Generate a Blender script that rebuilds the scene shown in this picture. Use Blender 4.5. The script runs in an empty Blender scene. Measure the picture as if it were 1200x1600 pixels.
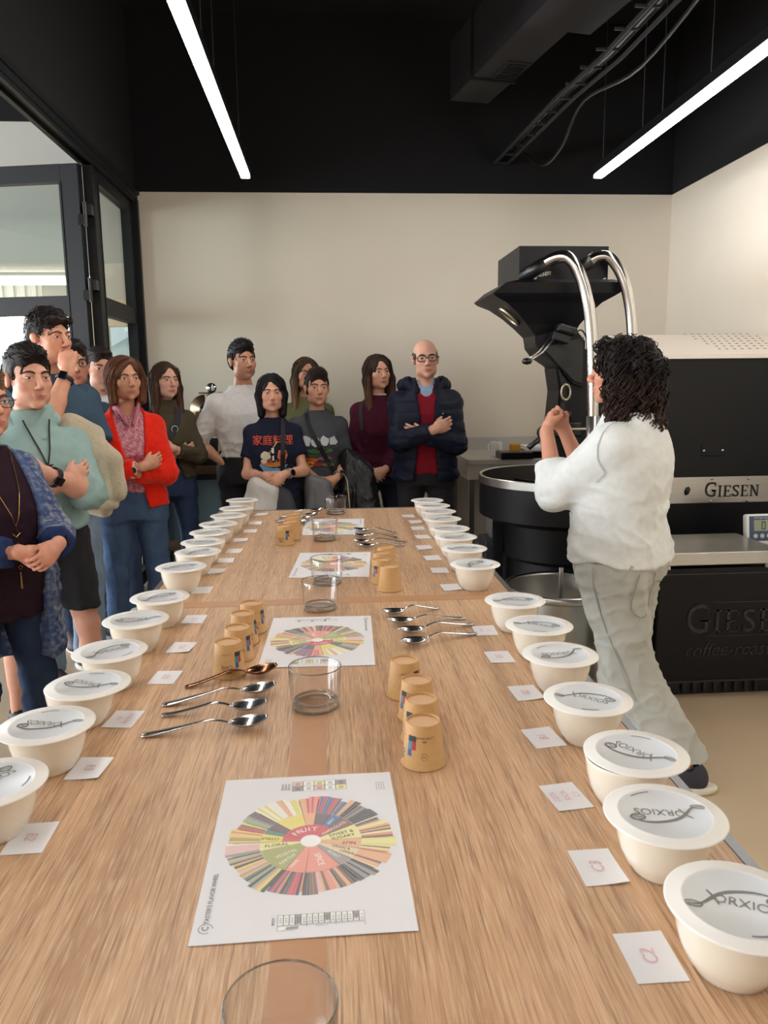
import bpy, bmesh, math, random
import numpy as np
from mathutils import Vector, Matrix

random.seed(7); np.random.seed(7)
scene = bpy.context.scene
COL = scene.collection
PI = math.pi

# ------------------------------------------------------------------ camera, world, exposure
T = 0.96                                   # table top height
CAMZ = T + 0.5025
cam_d = bpy.data.cameras.new('camera'); cam = bpy.data.objects.new('camera', cam_d); COL.objects.link(cam)
PITCH, YAW, ROLL, FPX = 0.1667, 0.0705, -0.0112, 1213.25
_F = Vector((math.sin(YAW)*math.cos(PITCH), math.cos(YAW)*math.cos(PITCH), -math.sin(PITCH)))
_r0 = Vector((math.cos(YAW), -math.sin(YAW), 0)); _u0 = _r0.cross(_F)
_rt = _r0*math.cos(ROLL) + _u0*math.sin(ROLL); _up = -_r0*math.sin(ROLL) + _u0*math.cos(ROLL)
_m = Matrix.Identity(4)
for i in range(3):
    _m[i][0] = _rt[i]; _m[i][1] = _up[i]; _m[i][2] = -_F[i]
_m[0][3], _m[1][3], _m[2][3] = 0, 0, CAMZ
cam.matrix_world = _m
cam_d.sensor_fit = 'HORIZONTAL'; cam_d.sensor_width = 36.0; cam_d.lens = FPX*36.0/1200.0
cam_d.clip_start = 0.02; cam_d.clip_end = 300
cam_d.dof.use_dof = True; cam_d.dof.focus_distance = 2.4; cam_d.dof.aperture_fstop = 22.0
scene.camera = cam

world = bpy.data.worlds.new('overcast_sky'); scene.world = world; world.use_nodes = True
_bg = world.node_tree.nodes['Background']
_bg.inputs[0].default_value = (0.82, 0.90, 1.0, 1); _bg.inputs[1].default_value = 0.7

vs = scene.view_settings
scene.display_settings.display_device = 'sRGB'
vs.view_transform = 'Standard'; vs.look = 'None'; vs.gamma = 1.0; vs.use_curve_mapping = False
vs.exposure = 0.85
LED_STRENGTH = 20.0
DAYLIGHT_W = 1150.0

def area_light(name, loc, size, size_y, power, color, rot):
    d = bpy.data.lights.new(name, 'AREA'); d.shape = 'RECTANGLE'; d.size = size; d.size_y = size_y
    d.energy = power; d.color = color
    o = bpy.data.objects.new(name, d); COL.objects.link(o); o.location = loc; o.rotation_euler = rot
    return o
# daylight of the window front of the neighbouring hall (window_2, left of the frame)
area_light('hall_window_daylight', (-8.75, 4.2, 1.80), 2.2, 16.4, DAYLIGHT_W, (0.90, 0.95, 1.0), (0, -PI/2, 0))

# ------------------------------------------------------------------ helpers
def s2l(c):
    c = c/255.0
    return c/12.92 if c <= 0.04045 else ((c+0.055)/1.055)**2.4
def rgb(r, g, b): return (s2l(r), s2l(g), s2l(b), 1.0)

MATS = {}
def mat(name, color=(0.8, 0.8, 0.8, 1), rough=0.5, metal=0.0, noise=0.0, nscale=20.0, bump=0.0, bscale=60.0,
        stretch=(1, 1, 1), emit=None, estr=0.0, attr=None, coat=0.0, sheen=0.0, sss=0.0, spec=0.5, alpha=1.0):
    if name in MATS: return MATS[name]
    m = bpy.data.materials.new(name); m.use_nodes = True
    nt = m.node_tree; b = nt.nodes['Principled BSDF']
    b.inputs['Base Color'].default_value = color
    b.inputs['Roughness'].default_value = rough; b.inputs['Metallic'].default_value = metal
    b.inputs['Specular IOR Level'].default_value = spec
    b.inputs['Coat Weight'].default_value = coat; b.inputs['Sheen Weight'].default_value = sheen
    if sss:
        b.inputs['Subsurface Weight'].default_value = sss
        b.inputs['Subsurface Radius'].default_value = (0.012, 0.005, 0.003); b.inputs['Subsurface Scale'].default_value = 0.6
    if alpha < 1: b.inputs['Alpha'].default_value = alpha
    if emit:
        b.inputs['Emission Color'].default_value = emit; b.inputs['Emission Strength'].default_value = estr
    src = None
    if attr:
        a = nt.nodes.new('ShaderNodeAttribute'); a.attribute_name = attr; src = a.outputs['Color']
    if noise or bump:
        tc = nt.nodes.new('ShaderNodeTexCoord'); mp = nt.nodes.new('ShaderNodeMapping')
        mp.inputs['Scale'].default_value = stretch
        nt.links.new(tc.outputs['Object'], mp.inputs['Vector'])
    if noise:
        n = nt.nodes.new('ShaderNodeTexNoise'); n.inputs['Scale'].default_value = nscale; n.inputs['Detail'].default_value = 4
        nt.links.new(mp.outputs[0], n.inputs['Vector'])
        mr = nt.nodes.new('ShaderNodeMapRange'); mr.inputs[1].default_value = 0.25; mr.inputs[2].default_value = 0.75
        mr.inputs[3].default_value = 1-noise; mr.inputs[4].default_value = 1+noise
        nt.links.new(n.outputs['Fac'], mr.inputs[0])
        mx = nt.nodes.new('ShaderNodeVectorMath'); mx.operation = 'SCALE'
        if src: nt.links.new(src, mx.inputs[0])
        else: mx.inputs[0].default_value = color[:3]
        nt.links.new(mr.outputs[0], mx.inputs['Scale'])
        src = mx.outputs[0]
    if src: nt.links.new(src, b.inputs['Base Color'])
    if bump:
        n2 = nt.nodes.new('ShaderNodeTexNoise'); n2.inputs['Scale'].default_value = bscale; n2.inputs['Detail'].default_value = 3
        nt.links.new(mp.outputs[0], n2.inputs['Vector'])
        bp = nt.nodes.new('ShaderNodeBump'); bp.inputs['Strength'].default_value = bump; bp.inputs['Distance'].default_value = 0.004
        nt.links.new(n2.outputs['Fac'], bp.inputs['Height']); nt.links.new(bp.outputs[0], b.inputs['Normal'])
    MATS[name] = m
    return m

def tag(o, label=None, cat=None, group=None, kind=None):
    if label: o['label'] = label
    if cat: o['category'] = cat
    if group: o['group'] = group
    if kind: o['kind'] = kind
    return o
def empty(name, loc=(0, 0, 0), rz=0.0, label=None, cat=None, group=None):
    o = bpy.data.objects.new(name, None); COL.objects.link(o)
    o.location = loc; o.rotation_euler = (0, 0, rz); o.empty_display_size = 0.05
    return tag(o, label, cat, group)
def link(name, me, parent=None):
    o = bpy.data.objects.new(name, me); COL.objects.link(o)
    if parent is not None: o.parent = parent
    return o
def inst(o, parent=None):
    c = o.copy(); COL.objects.link(c); c.parent = parent
    return c

class MB:
    """collects faces with a material slot each and links them as one mesh"""
    def __init__(self): self.v = []; self.f = []; self.mi = []; self.cur = 0; self.sm = []; self.smooth = False
    def add(self, vs, fs, M=None):
        n = len(self.v)
        if M is not None: vs = [M @ Vector(p) for p in vs]
        self.v += [tuple(p) for p in vs]
        self.f += [tuple(i+n for i in q) for q in fs]
        self.mi += [self.cur]*len(fs); self.sm += [self.smooth]*len(fs)
        return self
    def box(self, lo, hi, M=None, bev=0.0):
        x0, y0, z0 = lo; x1, y1, z1 = hi
        if bev <= 0:
            vs = [(x0,y0,z0),(x1,y0,z0),(x1,y1,z0),(x0,y1,z0),(x0,y0,z1),(x1,y0,z1),(x1,y1,z1),(x0,y1,z1)]
            fs = [(0,3,2,1),(4,5,6,7),(0,1,5,4),(1,2,6,5),(2,3,7,6),(3,0,4,7)]
            return self.add(vs, fs, M)
        bm = bmesh.new(); bmesh.ops.create_cube(bm, size=1)
        for v in bm.verts: v.co = ((x0+x1)/2+v.co.x*(x1-x0), (y0+y1)/2+v.co.y*(y1-y0), (z0+z1)/2+v.co.z*(z1-z0))
        bmesh.ops.bevel(bm, geom=list(bm.edges), offset=bev, segments=2, profile=0.5, affect='EDGES')
        bm.verts.index_update()
        vs = [v.co.copy() for v in bm.verts]; fs = [[v.index for v in f.verts] for f in bm.faces]; bm.free()
        return self.add(vs, fs, M)
    def lathe(self, prof, n=32, M=None, close=False):
        """prof: list of (r, z)"""
        vs = []; fs = []
        for r, z in prof:
            for k in range(n):
                a = 2*PI*k/n; vs.append((r*math.cos(a), r*math.sin(a), z))
        for i in range(len(prof)-1):
            for k in range(n):
                a, b = i*n+k, i*n+(k+1) % n
                fs.append((a, b, b+n, a+n))
        if close:
            fs.append(tuple(range(n-1, -1, -1))); fs.append(tuple((len(prof)-1)*n+k for k in range(n)))
        return self.add(vs, fs, M)
    def tube(self, pts, r, n=8, M=None, cap=True, flat=None):
        pts = [Vector(p) for p in pts]; rs = r if isinstance(r, (list, tuple)) else [r]*len(pts)
        vs = []; fs = []; up = None
        for i, p in enumerate(pts):
            t = (pts[min(i+1, len(pts)-1)]-pts[max(i-1, 0)])
            t = t.normalized() if t.length > 1e-9 else Vector((0, 0, 1))
            if up is None:
                up = Vector((0, 0, 1)) if abs(t.z) < 0.9 else Vector((1, 0, 0))
            a = t.cross(up).normalized(); b = a.cross(t).normalized(); up = b
            for k in range(n):
                an = 2*PI*k/n
                fa, fb = (1, 1) if flat is None else flat
                vs.append(p + a*(rs[i]*math.cos(an)*fa) + b*(rs[i]*math.sin(an)*fb))
        for i in range(len(pts)-1):
            for k in range(n):
                q, w = i*n+k, i*n+(k+1) % n
                fs.append((q, w, w+n, q+n))
        if cap:
            fs.append(tuple(range(n-1, -1, -1))); fs.append(tuple((len(pts)-1)*n+k for k in range(n)))
        return self.add(vs, fs, M)
    def cyl(self, p, q, r, r2=None, n=16, M=None):
        return self.tube([p, q], [r, r if r2 is None else r2], n, M)
    def ring(self, c, rad, r, n=24, m=8, M=None, axis='Z', sx=1.0, sy=1.0):
        vs = []; fs = []
        for i in range(n):
            a = 2*PI*i/n
            for k in range(m):
                b = 2*PI*k/m; rr = rad + r*math.cos(b)
                x, y, z = rr*math.cos(a)*sx, rr*math.sin(a)*sy, r*math.sin(b)
                if axis == 'Y': x, y, z = x, z, y
                if axis == 'X': x, y, z = z, x, y
                vs.append((c[0]+x, c[1]+y, c[2]+z))
        for i in range(n):
            for k in range(m):
                a = i*m+k; b = i*m+(k+1) % m; d = ((i+1) % n)*m+k; e = ((i+1) % n)*m+(k+1) % m
                fs.append((a, d, e, b))
        return self.add(vs, fs, M)
    def prism(self, poly, d0, d1, axis='Y', M=None):
        """poly of 2-D points extruded along an axis between d0 and d1 (XZ for Y, YZ for X, XY for Z)"""
        def P(u, w, d): return {'Y': (u, d, w), 'X': (d, u, w), 'Z': (u, w, d)}[axis]
        n = len(poly); vs = [P(u, w, d0) for u, w in poly]+[P(u, w, d1) for u, w in poly]
        fs = [tuple(range(n)), tuple(range(2*n-1, n-1, -1))]+[(i, i+n, (i+1) % n+n, (i+1) % n) for i in range(n)]
        return self.add(vs, fs, M)
    def mesh(self, name, mats):
        me = bpy.data.meshes.new(name); me.from_pydata(self.v, [], self.f)
        if not isinstance(mats, (list, tuple)): mats = [mats]
        for m in mats: me.materials.append(m)
        me.polygons.foreach_set('material_index', self.mi)
        me.polygons.foreach_set('use_smooth', self.sm)
        bm = bmesh.new(); bm.from_mesh(me); bmesh.ops.recalc_face_normals(bm, faces=bm.faces); bm.to_mesh(me); bm.free()
        me.update(); return me
    def build(self, name, mats, parent=None, smooth=None, **kw):
        me = self.mesh(name, mats)
        if smooth:
            me.polygons.foreach_set('use_smooth', [True]*len(me.polygons))
            if smooth is not True:
                try: me.set_sharp_from_angle(angle=math.radians(smooth))
                except Exception: pass
        o = link(name, me, parent)
        return tag(o, **kw) if kw else o

def text_data(body, size=0.1, depth=0.0, align='CENTER'):
    """mesh data (verts, faces) of a line of lettering lying in the XY plane"""
    cu = bpy.data.curves.new('lettering', 'FONT'); cu.body = body; cu.size = size; cu.extrude = depth
    cu.align_x = align; cu.align_y = 'CENTER'; cu.resolution_u = 3
    o = bpy.data.objects.new('lettering', cu); COL.objects.link(o)
    dg = bpy.context.evaluated_depsgraph_get(); me = bpy.data.meshes.new_from_object(o.evaluated_get(dg))
    vs = [v.co.copy() for v in me.vertices]; fs = [tuple(p.vertices) for p in me.polygons]
    bpy.data.objects.remove(o); bpy.data.curves.remove(cu); bpy.data.meshes.remove(me)
    return vs, fs

def bez(p0, p1, p2, p3, n=12):
    p0, p1, p2, p3 = [Vector(p) for p in (p0, p1, p2, p3)]
    return [p0*(1-t)**3+p1*3*t*(1-t)**2+p2*3*t*t*(1-t)+p3*t**3 for t in [i/n for i in range(n+1)]]
def smooth_path(pts, n=6):
    """Catmull-Rom through the points"""
    P = [Vector(p) for p in pts]; out = []
    for i in range(len(P)-1):
        a, b, c, d = P[max(i-1, 0)], P[i], P[i+1], P[min(i+2, len(P)-1)]
        for k in range(n):
            t = k/n
            out.append(0.5*((2*b)+(c-a)*t+(2*a-5*b+4*c-d)*t*t+(3*b-a-3*c+d)*t**3))
    out.append(P[-1]); return out
ORD = ['nearest', 'second', 'third', 'fourth', 'fifth', 'sixth', 'seventh', 'eighth', 'ninth', 'tenth', 'eleventh',
       'twelfth', 'thirteenth', 'fourteenth', 'farthest']

# ------------------------------------------------------------------ materials of the setting
def wood_mat():
    m = bpy.data.materials.new('oak_laminate'); m.use_nodes = True; nt = m.node_tree; b = nt.nodes['Principled BSDF']
    tc = nt.nodes.new('ShaderNodeTexCoord')
    geo = nt.nodes.new('ShaderNodeNewGeometry')
    def mapn(s):
        mp = nt.nodes.new('ShaderNodeMapping'); mp.inputs['Scale'].default_value = s
        nt.links.new(geo.outputs['Position'], mp.inputs['Vector']); return mp.outputs[0]
    def noise(vec, sc, det=4, dist=0.0):
        n = nt.nodes.new('ShaderNodeTexNoise'); n.inputs['Scale'].default_value = sc; n.inputs['Detail'].default_value = det
        n.inputs['Distortion'].default_value = dist
        nt.links.new(vec, n.inputs['Vector']); return n.outputs['Fac']
    def ramp(f, a, b_, lo, hi):
        r = nt.nodes.new('ShaderNodeMapRange'); r.inputs[1].default_value = a; r.inputs[2].default_value = b_
        r.inputs[3].default_value = lo; r.inputs[4].default_value = hi; nt.links.new(f, r.inputs[0]); return r.outputs[0]
    broad = noise(mapn((6, 0.7, 1)), 1.6, 3, 0.6)
    wav = nt.nodes.new('ShaderNodeTexWave'); wav.bands_direction = 'X'; wav.inputs['Scale'].default_value = 5.0
    wav.inputs['Distortion'].default_value = 9.0; wav.inputs['Detail'].default_value = 3; wav.inputs['Detail Scale'].default_value = 0.9
    nt.links.new(mapn((1.0, 0.13, 1)), wav.inputs['Vector'])
    fine = noise(mapn((80, 1.7, 1)), 5.0, 3, 0.1)
    pore = noise(mapn((170, 4.5, 1)), 5.0, 2)
    mx = nt.nodes.new('ShaderNodeMix'); mx.data_type = 'RGBA'
    mx.inputs[6].default_value = rgb(208, 168, 131); mx.inputs[7].default_value = rgb(182, 140, 102)
    nt.links.new(ramp(broad, .35, .7, 0, 1), mx.inputs[0])
    mx2 = nt.nodes.new('ShaderNodeMix'); mx2.data_type = 'RGBA'; mx2.inputs[7].default_value = rgb(160, 119, 88)
    nt.links.new(mx.outputs[2], mx2.inputs[6]); nt.links.new(ramp(wav.outputs['Fac'], .55, 1.0, 0, .38), mx2.inputs[0])
    mx3 = nt.nodes.new('ShaderNodeMix'); mx3.data_type = 'RGBA'; mx3.inputs[7].default_value = rgb(136, 100, 72)
    nt.links.new(mx2.outputs[2], mx3.inputs[6]); nt.links.new(ramp(fine, .50, .68, 0, .75), mx3.inputs[0])
    mx4 = nt.nodes.new('ShaderNodeMix'); mx4.data_type = 'RGBA'; mx4.inputs[7].default_value = rgb(230, 200, 170)
    nt.links.new(mx3.outputs[2], mx4.inputs[6]); nt.links.new(ramp(pore, .52, .68, 0, .55), mx4.inputs[0])
    nt.links.new(mx4.outputs[2], b.inputs['Base Color'])
    b.inputs['Roughness'].default_value = 0.42
    bp = nt.nodes.new('ShaderNodeBump'); bp.inputs['Strength'].default_value = 0.25; bp.inputs['Distance'].default_value = 0.001
    nt.links.new(fine, bp.inputs['Height']); nt.links.new(bp.outputs[0], b.inputs['Normal'])
    return m
M_WOOD = wood_mat()
M_WALL = mat('plaster_cream', rgb(226, 216, 200), 0.85, noise=0.02, nscale=2.5, bump=0.05, bscale=120)
M_BLACKPAINT = mat('matt_black_paint', rgb(9, 9, 14), 0.9, noise=0.08, nscale=3)
M_FLOOR = mat('sand_vinyl_floor', rgb(186, 164, 136), 0.55, noise=0.05, nscale=3, bump=0.03, bscale=90)
M_FRAME = mat('anthracite_frame', rgb(16, 18, 23), 0.5, spec=0.35)
M_STEEL = mat('brushed_steel', rgb(190, 188, 184), 0.28, 1.0, noise=0.06, nscale=8, stretch=(1, 1, 14))
M_STEEL_S = mat('polished_steel', rgb(205, 203, 200), 0.16, 1.0)
M_CHROME = mat('spoon_steel', rgb(200, 200, 202), 0.2, 1.0)
M_COPPER = mat('bronzed_steel', rgb(150, 104, 78), 0.22, 1.0)
M_BLACKM = mat('black_powder_coat', rgb(12, 13, 18), 0.40, noise=0.05, nscale=200, spec=0.28)
M_BLACKS = mat('black_satin_plastic', rgb(12, 12, 14), 0.35)
M_LED = mat('led_diffuser', (1, 1, 1, 1), 0.5, emit=(1.0, 0.945, 0.88, 1), estr=LED_STRENGTH)
M_LEDCOOL = mat('hall_led_diffuser', (1, 1, 1, 1), 0.5, emit=(1.0, 0.97, 0.93, 1), estr=4.0)

def glass_mat(name, tint=(1, 1, 1, 1), rough=0.0, refl=1.0):
    """thin clear pane: transparent with fresnel reflection"""
    m = bpy.data.materials.new(name); m.use_nodes = True; nt = m.node_tree
    for n in list(nt.nodes):
        if n.type != 'OUTPUT_MATERIAL': nt.nodes.remove(n)
    out = [n for n in nt.nodes if n.type == 'OUTPUT_MATERIAL'][0]
    tr = nt.nodes.new('ShaderNodeBsdfTransparent'); tr.inputs[0].default_value = tint
    gl = nt.nodes.new('ShaderNodeBsdfGlossy'); gl.inputs['Roughness'].default_value = rough
    lw = nt.nodes.new('ShaderNodeLayerWeight'); lw.inputs[0].default_value = 0.5
    pw = nt.nodes.new('ShaderNodeMath'); pw.operation = 'POWER'; pw.inputs[1].default_value = 4.0; nt.links.new(lw.outputs['Facing'], pw.inputs[0])
    mu = nt.nodes.new('ShaderNodeMath'); mu.operation = 'MULTIPLY_ADD'; mu.inputs[1].default_value = 0.75*refl; mu.inputs[2].default_value = 0.045; mu.use_clamp = True
    nt.links.new(pw.outputs[0], mu.inputs[0])
    mx = nt.nodes.new('ShaderNodeMixShader'); nt.links.new(mu.outputs[0], mx.inputs[0])
    nt.links.new(tr.outputs[0], mx.inputs[1]); nt.links.new(gl.outputs[0], mx.inputs[2]); nt.links.new(mx.outputs[0], out.inputs[0])
    return m
M_PANE = glass_mat('clear_pane', (0.93, 0.97, 0.96, 1))
M_GLASS = glass_mat('tumbler_glass', (0.985, 0.99, 0.99, 1), 0.02, 1.3)
M_LENS = glass_mat('spectacle_lens', (0.95, 0.95, 0.95, 1), 0.0, 0.8)

# ------------------------------------------------------------------ the room
WY, LX, RX, PZ, CZ = 6.0, -1.345, 2.63, 2.826, 4.0
def struct(name, mb, m, **k): return tag(mb.build(name, m, **k), kind='structure')
fl = struct('floor', MB().box((-9.0, -4.0, -0.05), (RX+0.2, 13.0, 0.0)), M_FLOOR)
w = MB(); w.box((LX-0.03, WY, 0), (RX+0.2, WY+0.12, PZ)); w.cur = 1; w.box((LX-0.03, WY, PZ), (RX+0.2, WY+0.12, CZ))
struct('wall_back', w, [M_WALL, M_BLACKPAINT])
w = MB(); w.box((RX, -4.0, 0), (RX+0.12, WY, PZ)); w.cur = 1; w.box((RX, -4.0, PZ), (RX+0.12, WY, CZ))
struct('wall_right', w, [M_WALL, M_BLACKPAINT])
struct('wall_rear', MB().box((-9.0, -4.1, 0), (RX+0.12, -4.0, CZ)), M_WALL)
struct('ceiling', MB().box((LX-0.1, -4.0, CZ), (RX+0.12, WY+0.12, CZ+0.1)), M_BLACKPAINT)
# partition to the hall: head beam, black bulkhead above it, glazed fixed panel, open glazed doors
bm_ = MB(); bm_.box((LX-0.10, -4.0, 2.83), (LX+0.0, WY, CZ)); struct('wall_left', bm_, M_BLACKPAINT)
hb = MB()
hb.box((LX-0.10, -4.0, 2.765), (LX+0.015, WY, 2.83)); hb.box((LX-0.012, -4.0, 2.745), (LX+0.006, WY, 2.765)); hb.box((LX-0.085, -4.0, 2.745), (LX-0.06, WY, 2.765))
hb.box((LX+0.015, -4.0, 2.80), (LX+0.03, WY, 2.83))
struct('trim_1', hb, M_FRAME)

def glazed_leaf(name, W, H, stile=0.075, rails=(0.0, 1.05, 2.0), d=0.055, hinge=None, z0=0.02, top=0.075):
    """glazed aluminium leaf in local x (0..W), z; thickness along y"""
    root = bpy.data.objects.new(name, None); COL.objects.link(root); root['kind'] = 'structure'
    f = MB()
    for x in (0, W-stile): f.box((x, -d/2, z0), (x+stile, d/2, H), bev=0.004)
    zs = list(rails)+[H]
    f.box((stile, -d/2, H-top), (W-stile, d/2, H)); f.box((stile, -d/2, z0), (W-stile, d/2, 0.12))
    for r_ in rails[1:]: f.box((stile, -d/2, r_-0.055), (W-stile, d/2, r_+0.055))
    for x in (stile, W-stile-0.012):                                  # glazing beads
        f.box((x, -d/2-0.004, 0.12), (x+0.012, d/2+0.004, H-top))
    f.build('frame', M_FRAME, root)
    lo = 0.12
    for r_ in list(rails[1:])+[H-top+0.055]:
        MB().box((stile, -0.004, lo), (W-stile, 0.004, r_-0.055)).build('pane', M_PANE, root)
        lo = r_+0.055
    return root
fx = glazed_leaf('window_1', 0.93, 2.745, rails=(0.0, 0.90, 1.945)); fx.location = (LX-0.045, 5.02, 0); fx.rotation_euler = (0, 0, PI/2)
jm = MB(); jm.box((LX-0.07, 4.975, 0), (LX-0.01, 5.02, 2.745), bev=0.004); jm.box((LX-0.10, 5.95, 0), (LX+0.02, 6.0, 2.765))
struct('trim_2', jm, M_FRAME)
dl = glazed_leaf('door_1', 1.05, 2.735, stile=0.11, rails=(0.0, 0.92, 1.935), top=0.10); dl.location = (LX-0.070, 4.93, 0); dl.rotation_euler = (0, 0, PI-0.20)
for z in (0.4, 2.02, 2.45):
    h_ = MB(); h_.cyl((LX-0.05, 4.905, z-0.07), (LX-0.05, 4.905, z+0.07), 0.011); h_.box((LX-0.09, 4.895, z-0.06), (LX-0.05, 4.92, z+0.0)); h_.box((LX-0.05, 4.91, z), (LX-0.015, 4.975, z+0.06))
    o = h_.build('hinge', M_BLACKS, dl)
    o.matrix_parent_inverse = (Matrix.Translation((LX-0.070, 4.93, 0)) @ Matrix.Rotation(PI-0.20, 4, 'Z')).inverted()
dl2 = glazed_leaf('door_2', 1.05, 2.735, stile=0.11, rails=(0.0, 0.92, 1.935), top=0.10); dl2.location = (LX-1.105, 5.16, 0); dl2.rotation_euler = (0, 0, PI-0.05)

# the hall beyond the partition
M_HALLW = mat('hall_wall_paint', rgb(200, 200, 192), 0.85); M_HALLC = mat('hall_ceiling_paint', rgb(190, 190, 184), 0.9)
M_BEIGE = mat('hall_beige_paint', rgb(196, 178, 146), 0.8)
w = MB(); w.box((-8.5, 6.2, 2.36), (LX-0.1, 6.35, 3.35)); w.cur = 1; w.box((-8.5, 6.2, 3.35), (LX-0.1, 6.35, CZ)); struct('wall_hall_bulkhead', w, [M_HALLW, M_BLACKPAINT])
struct('ceiling_hall', MB().box((-8.6, -4.0, CZ), (LX-0.1, 6.3, CZ+0.1)), M_BLACKPAINT)
struct('ceiling_hall_low', MB().box((-8.6, 6.35, 2.75), (LX+2.2, 13.0, 2.85)), M_HALLC)
# window front at the far end and at the left side of the hall
wf = MB(); wf.box((-8.6, 12.6, 0), (2.0, 12.8, 0.85)); wf.box((-8.6, 12.6, 2.35), (2.0, 12.8, 2.8))
for x in (-8.6, -6.9, -5.3, -3.7, -2.1, -0.6): wf.box((x, 12.6, 0.85), (x+0.32, 12.8, 2.35))
struct('wall_hall_far', wf, M_BEIGE)
wf = MB(); wf.box((-8.6, -4.0, 0), (-8.4, 13.0, 0.7)); wf.box((-8.6, -4.0, 2.9), (-8.4, 13.0, CZ))
for y in (-4.0, -1.0, 2.0, 5.0, 8.0, 12.5): wf.box((-8.6, y, 0.7), (-8.4, y+0.4, 2.9))
struct('wall_hall_left', wf, M_BEIGE)
wn = MB()
for x in (-6.58, -4.98, -3.38, -1.78): wn.box((x, 12.68, 0.85), (x+1.28, 12.70, 2.35))
struct('window_2', wn, M_PANE)
struct('wall_hall_right', MB().box((LX+0.05, WY+0.12, 0), (LX+0.2, 9.0, 2.8)), M_HALLW)
bl = MB()
for k in range(14): bl.box((-4.6+0.07*k, 10.6+0.02*(k % 2), 2.10), (-4.54+0.07*k, 10.63+0.02*(k % 2), 2.75))
tag(bl.build('vertical_blind', mat('blind_fabric', rgb(225, 222, 215), 0.9)), 'white vertical slat blind hanging in the far hall behind the glass door', 'blind')
pl = MB().box((-5.2, 9.0, 0), (-4.75, 9.4, 2.75)); struct('trim_3', pl, M_BEIGE)
def hall_light(a, b, lab):
    r = empty('hall_light', a, 0, lab, 'light', 'hall strip lights')
    v = Vector(b)-Vector(a)
    MB().tube([(0, 0, 0), tuple(v)], 0.05, 4, cap=True).build('diffuser', M_LEDCOOL, r)
    MB().tube([(0, 0, 0.05), tuple(v+Vector((0, 0, 0.05)))], 0.035, 4).build('housing', M_HALLW, r)
    return r
hall_light((-5.2, 7.6, 2.66), (-2.2, 7.6, 2.66), 'white strip light in the hall, nearer one seen through the glass panel')
hall_light((-6.4, 9.6, 2.66), (-2.6, 9.6, 2.66), 'white strip light in the hall, farther one seen through the glass')
hall_light((-6.5, 3.0, 3.0), (-3.6, 5.4, 3.0), 'white strip light high in the hall beyond the open door')
# hillside outside, distance haze mixed into its pale colour
hill = MB(); nx, ny = 40, 8; vs_ = []; fs_ = []
for j in range(ny):
    for i in range(nx):
        x = -45+i*2.0; y = 30+j*5
        vs_.append((x, y, -3+1.2*j+1.4*math.sin(i*0.35+j)+0.8*math.sin(i*0.9)))
for j in range(ny-1):
    for i in range(nx-1): a = j*nx+i; fs_.append((a, a+1, a+nx+1, a+nx))
hill.add(vs_, fs_)
tag(hill.build('hillside', mat('hazy_hill', rgb(196, 210, 200), 0.95, noise=0.2, nscale=0.3), smooth=True), kind='structure')

# ------------------------------------------------------------------ suspended LED strips, duct, cable tray
def led_strip(name, x, y0, y1, z, label, wires):
    r = empty(name, (x, y0, z), 0, label, 'light', 'suspended LED strips')
    L = y1-y0
    h_ = MB(); h_.box((-0.028, 0, 0.012), (0.028, L, 0.06)); h_.box((-0.03, L, -0.012), (0.03, L+0.006, 0.06)); h_.build('housing', M_BLACKS, r)
    MB().box((-0.026, 0.0, -0.012), (0.026, L, 0.012), bev=0.006).build('diffuser', M_LED, r)
    for yy in wires: MB().cyl((0, yy-y0, 0.06), (0, yy-y0, CZ-z), 0.0022, n=5).build('suspension_wire', mat('steel_wire', rgb(120, 120, 125), 0.4, 1.0), r)
    return r
led_strip('led_strip', -0.466, -1.2, 5.04, 2.70, 'long white LED strip light hanging above the left half of the table', (0.5, 3.4, 3.75, 4.75))
led_strip('led_strip', 1.705, -1.2, 4.98, 2.70, 'long white LED strip light hanging above the coffee roaster side', (0.5, 3.55, 4.05, 4.3, 4.9))
du = empty('air_duct', (0, 0, 0), 0, 'black box air duct with a vent grille under the ceiling', 'duct')
# duct and cable tray under the ceiling
dv = Vector((0.24, -1.27, 0)).normalized(); dn = Vector((dv.y, -dv.x, 0))
if dn.x < 0: dn = -dn
A_ = Vector((0.86, 5.50, 3.3)); m_ = MB()
def duct_box(mb, s0, s1, w0, w1, z0, z1):
    P = [A_+dv*s+dn*w for s, w in ((s0, w0), (s1, w0), (s1, w1), (s0, w1))]
    vs = [(p.x, p.y, z0) for p in P]+[(p.x, p.y, z1) for p in P]
    mb.add(vs, [(0, 3, 2, 1), (4, 5, 6, 7), (0, 1, 5, 4), (1, 2, 6, 5), (2, 3, 7, 6), (3, 0, 4, 7)])
M_DUCT = mat('duct_paint', rgb(27, 27, 33), 0.75)
duct_box(m_, 0, 1.25, 0, 0.27, 3.3, 3.66); m_.build('duct_body', M_DUCT, du)
m_ = MB(); duct_box(m_, 1.25, 5.5, -0.06, 0.33, 3.24, 3.70); m_.build('duct_body', M_DUCT, du)
for s in (0.40, 1.24):
    m_ = MB(); duct_box(m_, s, s+0.02, -0.015, 0.285, 3.285, 3.675); m_.build('flange', M_BLACKPAINT, du)
m_ = MB(); duct_box(m_, 0.44, 0.70, 0.11, 0.26, 3.290, 3.300); vg = m_.build('vent_grille', M_DUCT, du)
for k in range(8):
    m_ = MB(); duct_box(m_, 0.455+0.03*k, 0.468+0.03*k, 0.125, 0.245, 3.284, 3.291); m_.build('slat', M_BLACKS, vg)
tr = empty('cable_tray', (1.31, 5.98, 3.03), 0, 'black cable tray with drooping cables under the ceiling', 'cable tray')
P_ = [(0, 0, 0), (0.07, -1.38, 0), (0.13, -1.9, 0), (0.16, -2.9, 0), (0.2, -6.0, 0)]
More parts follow.
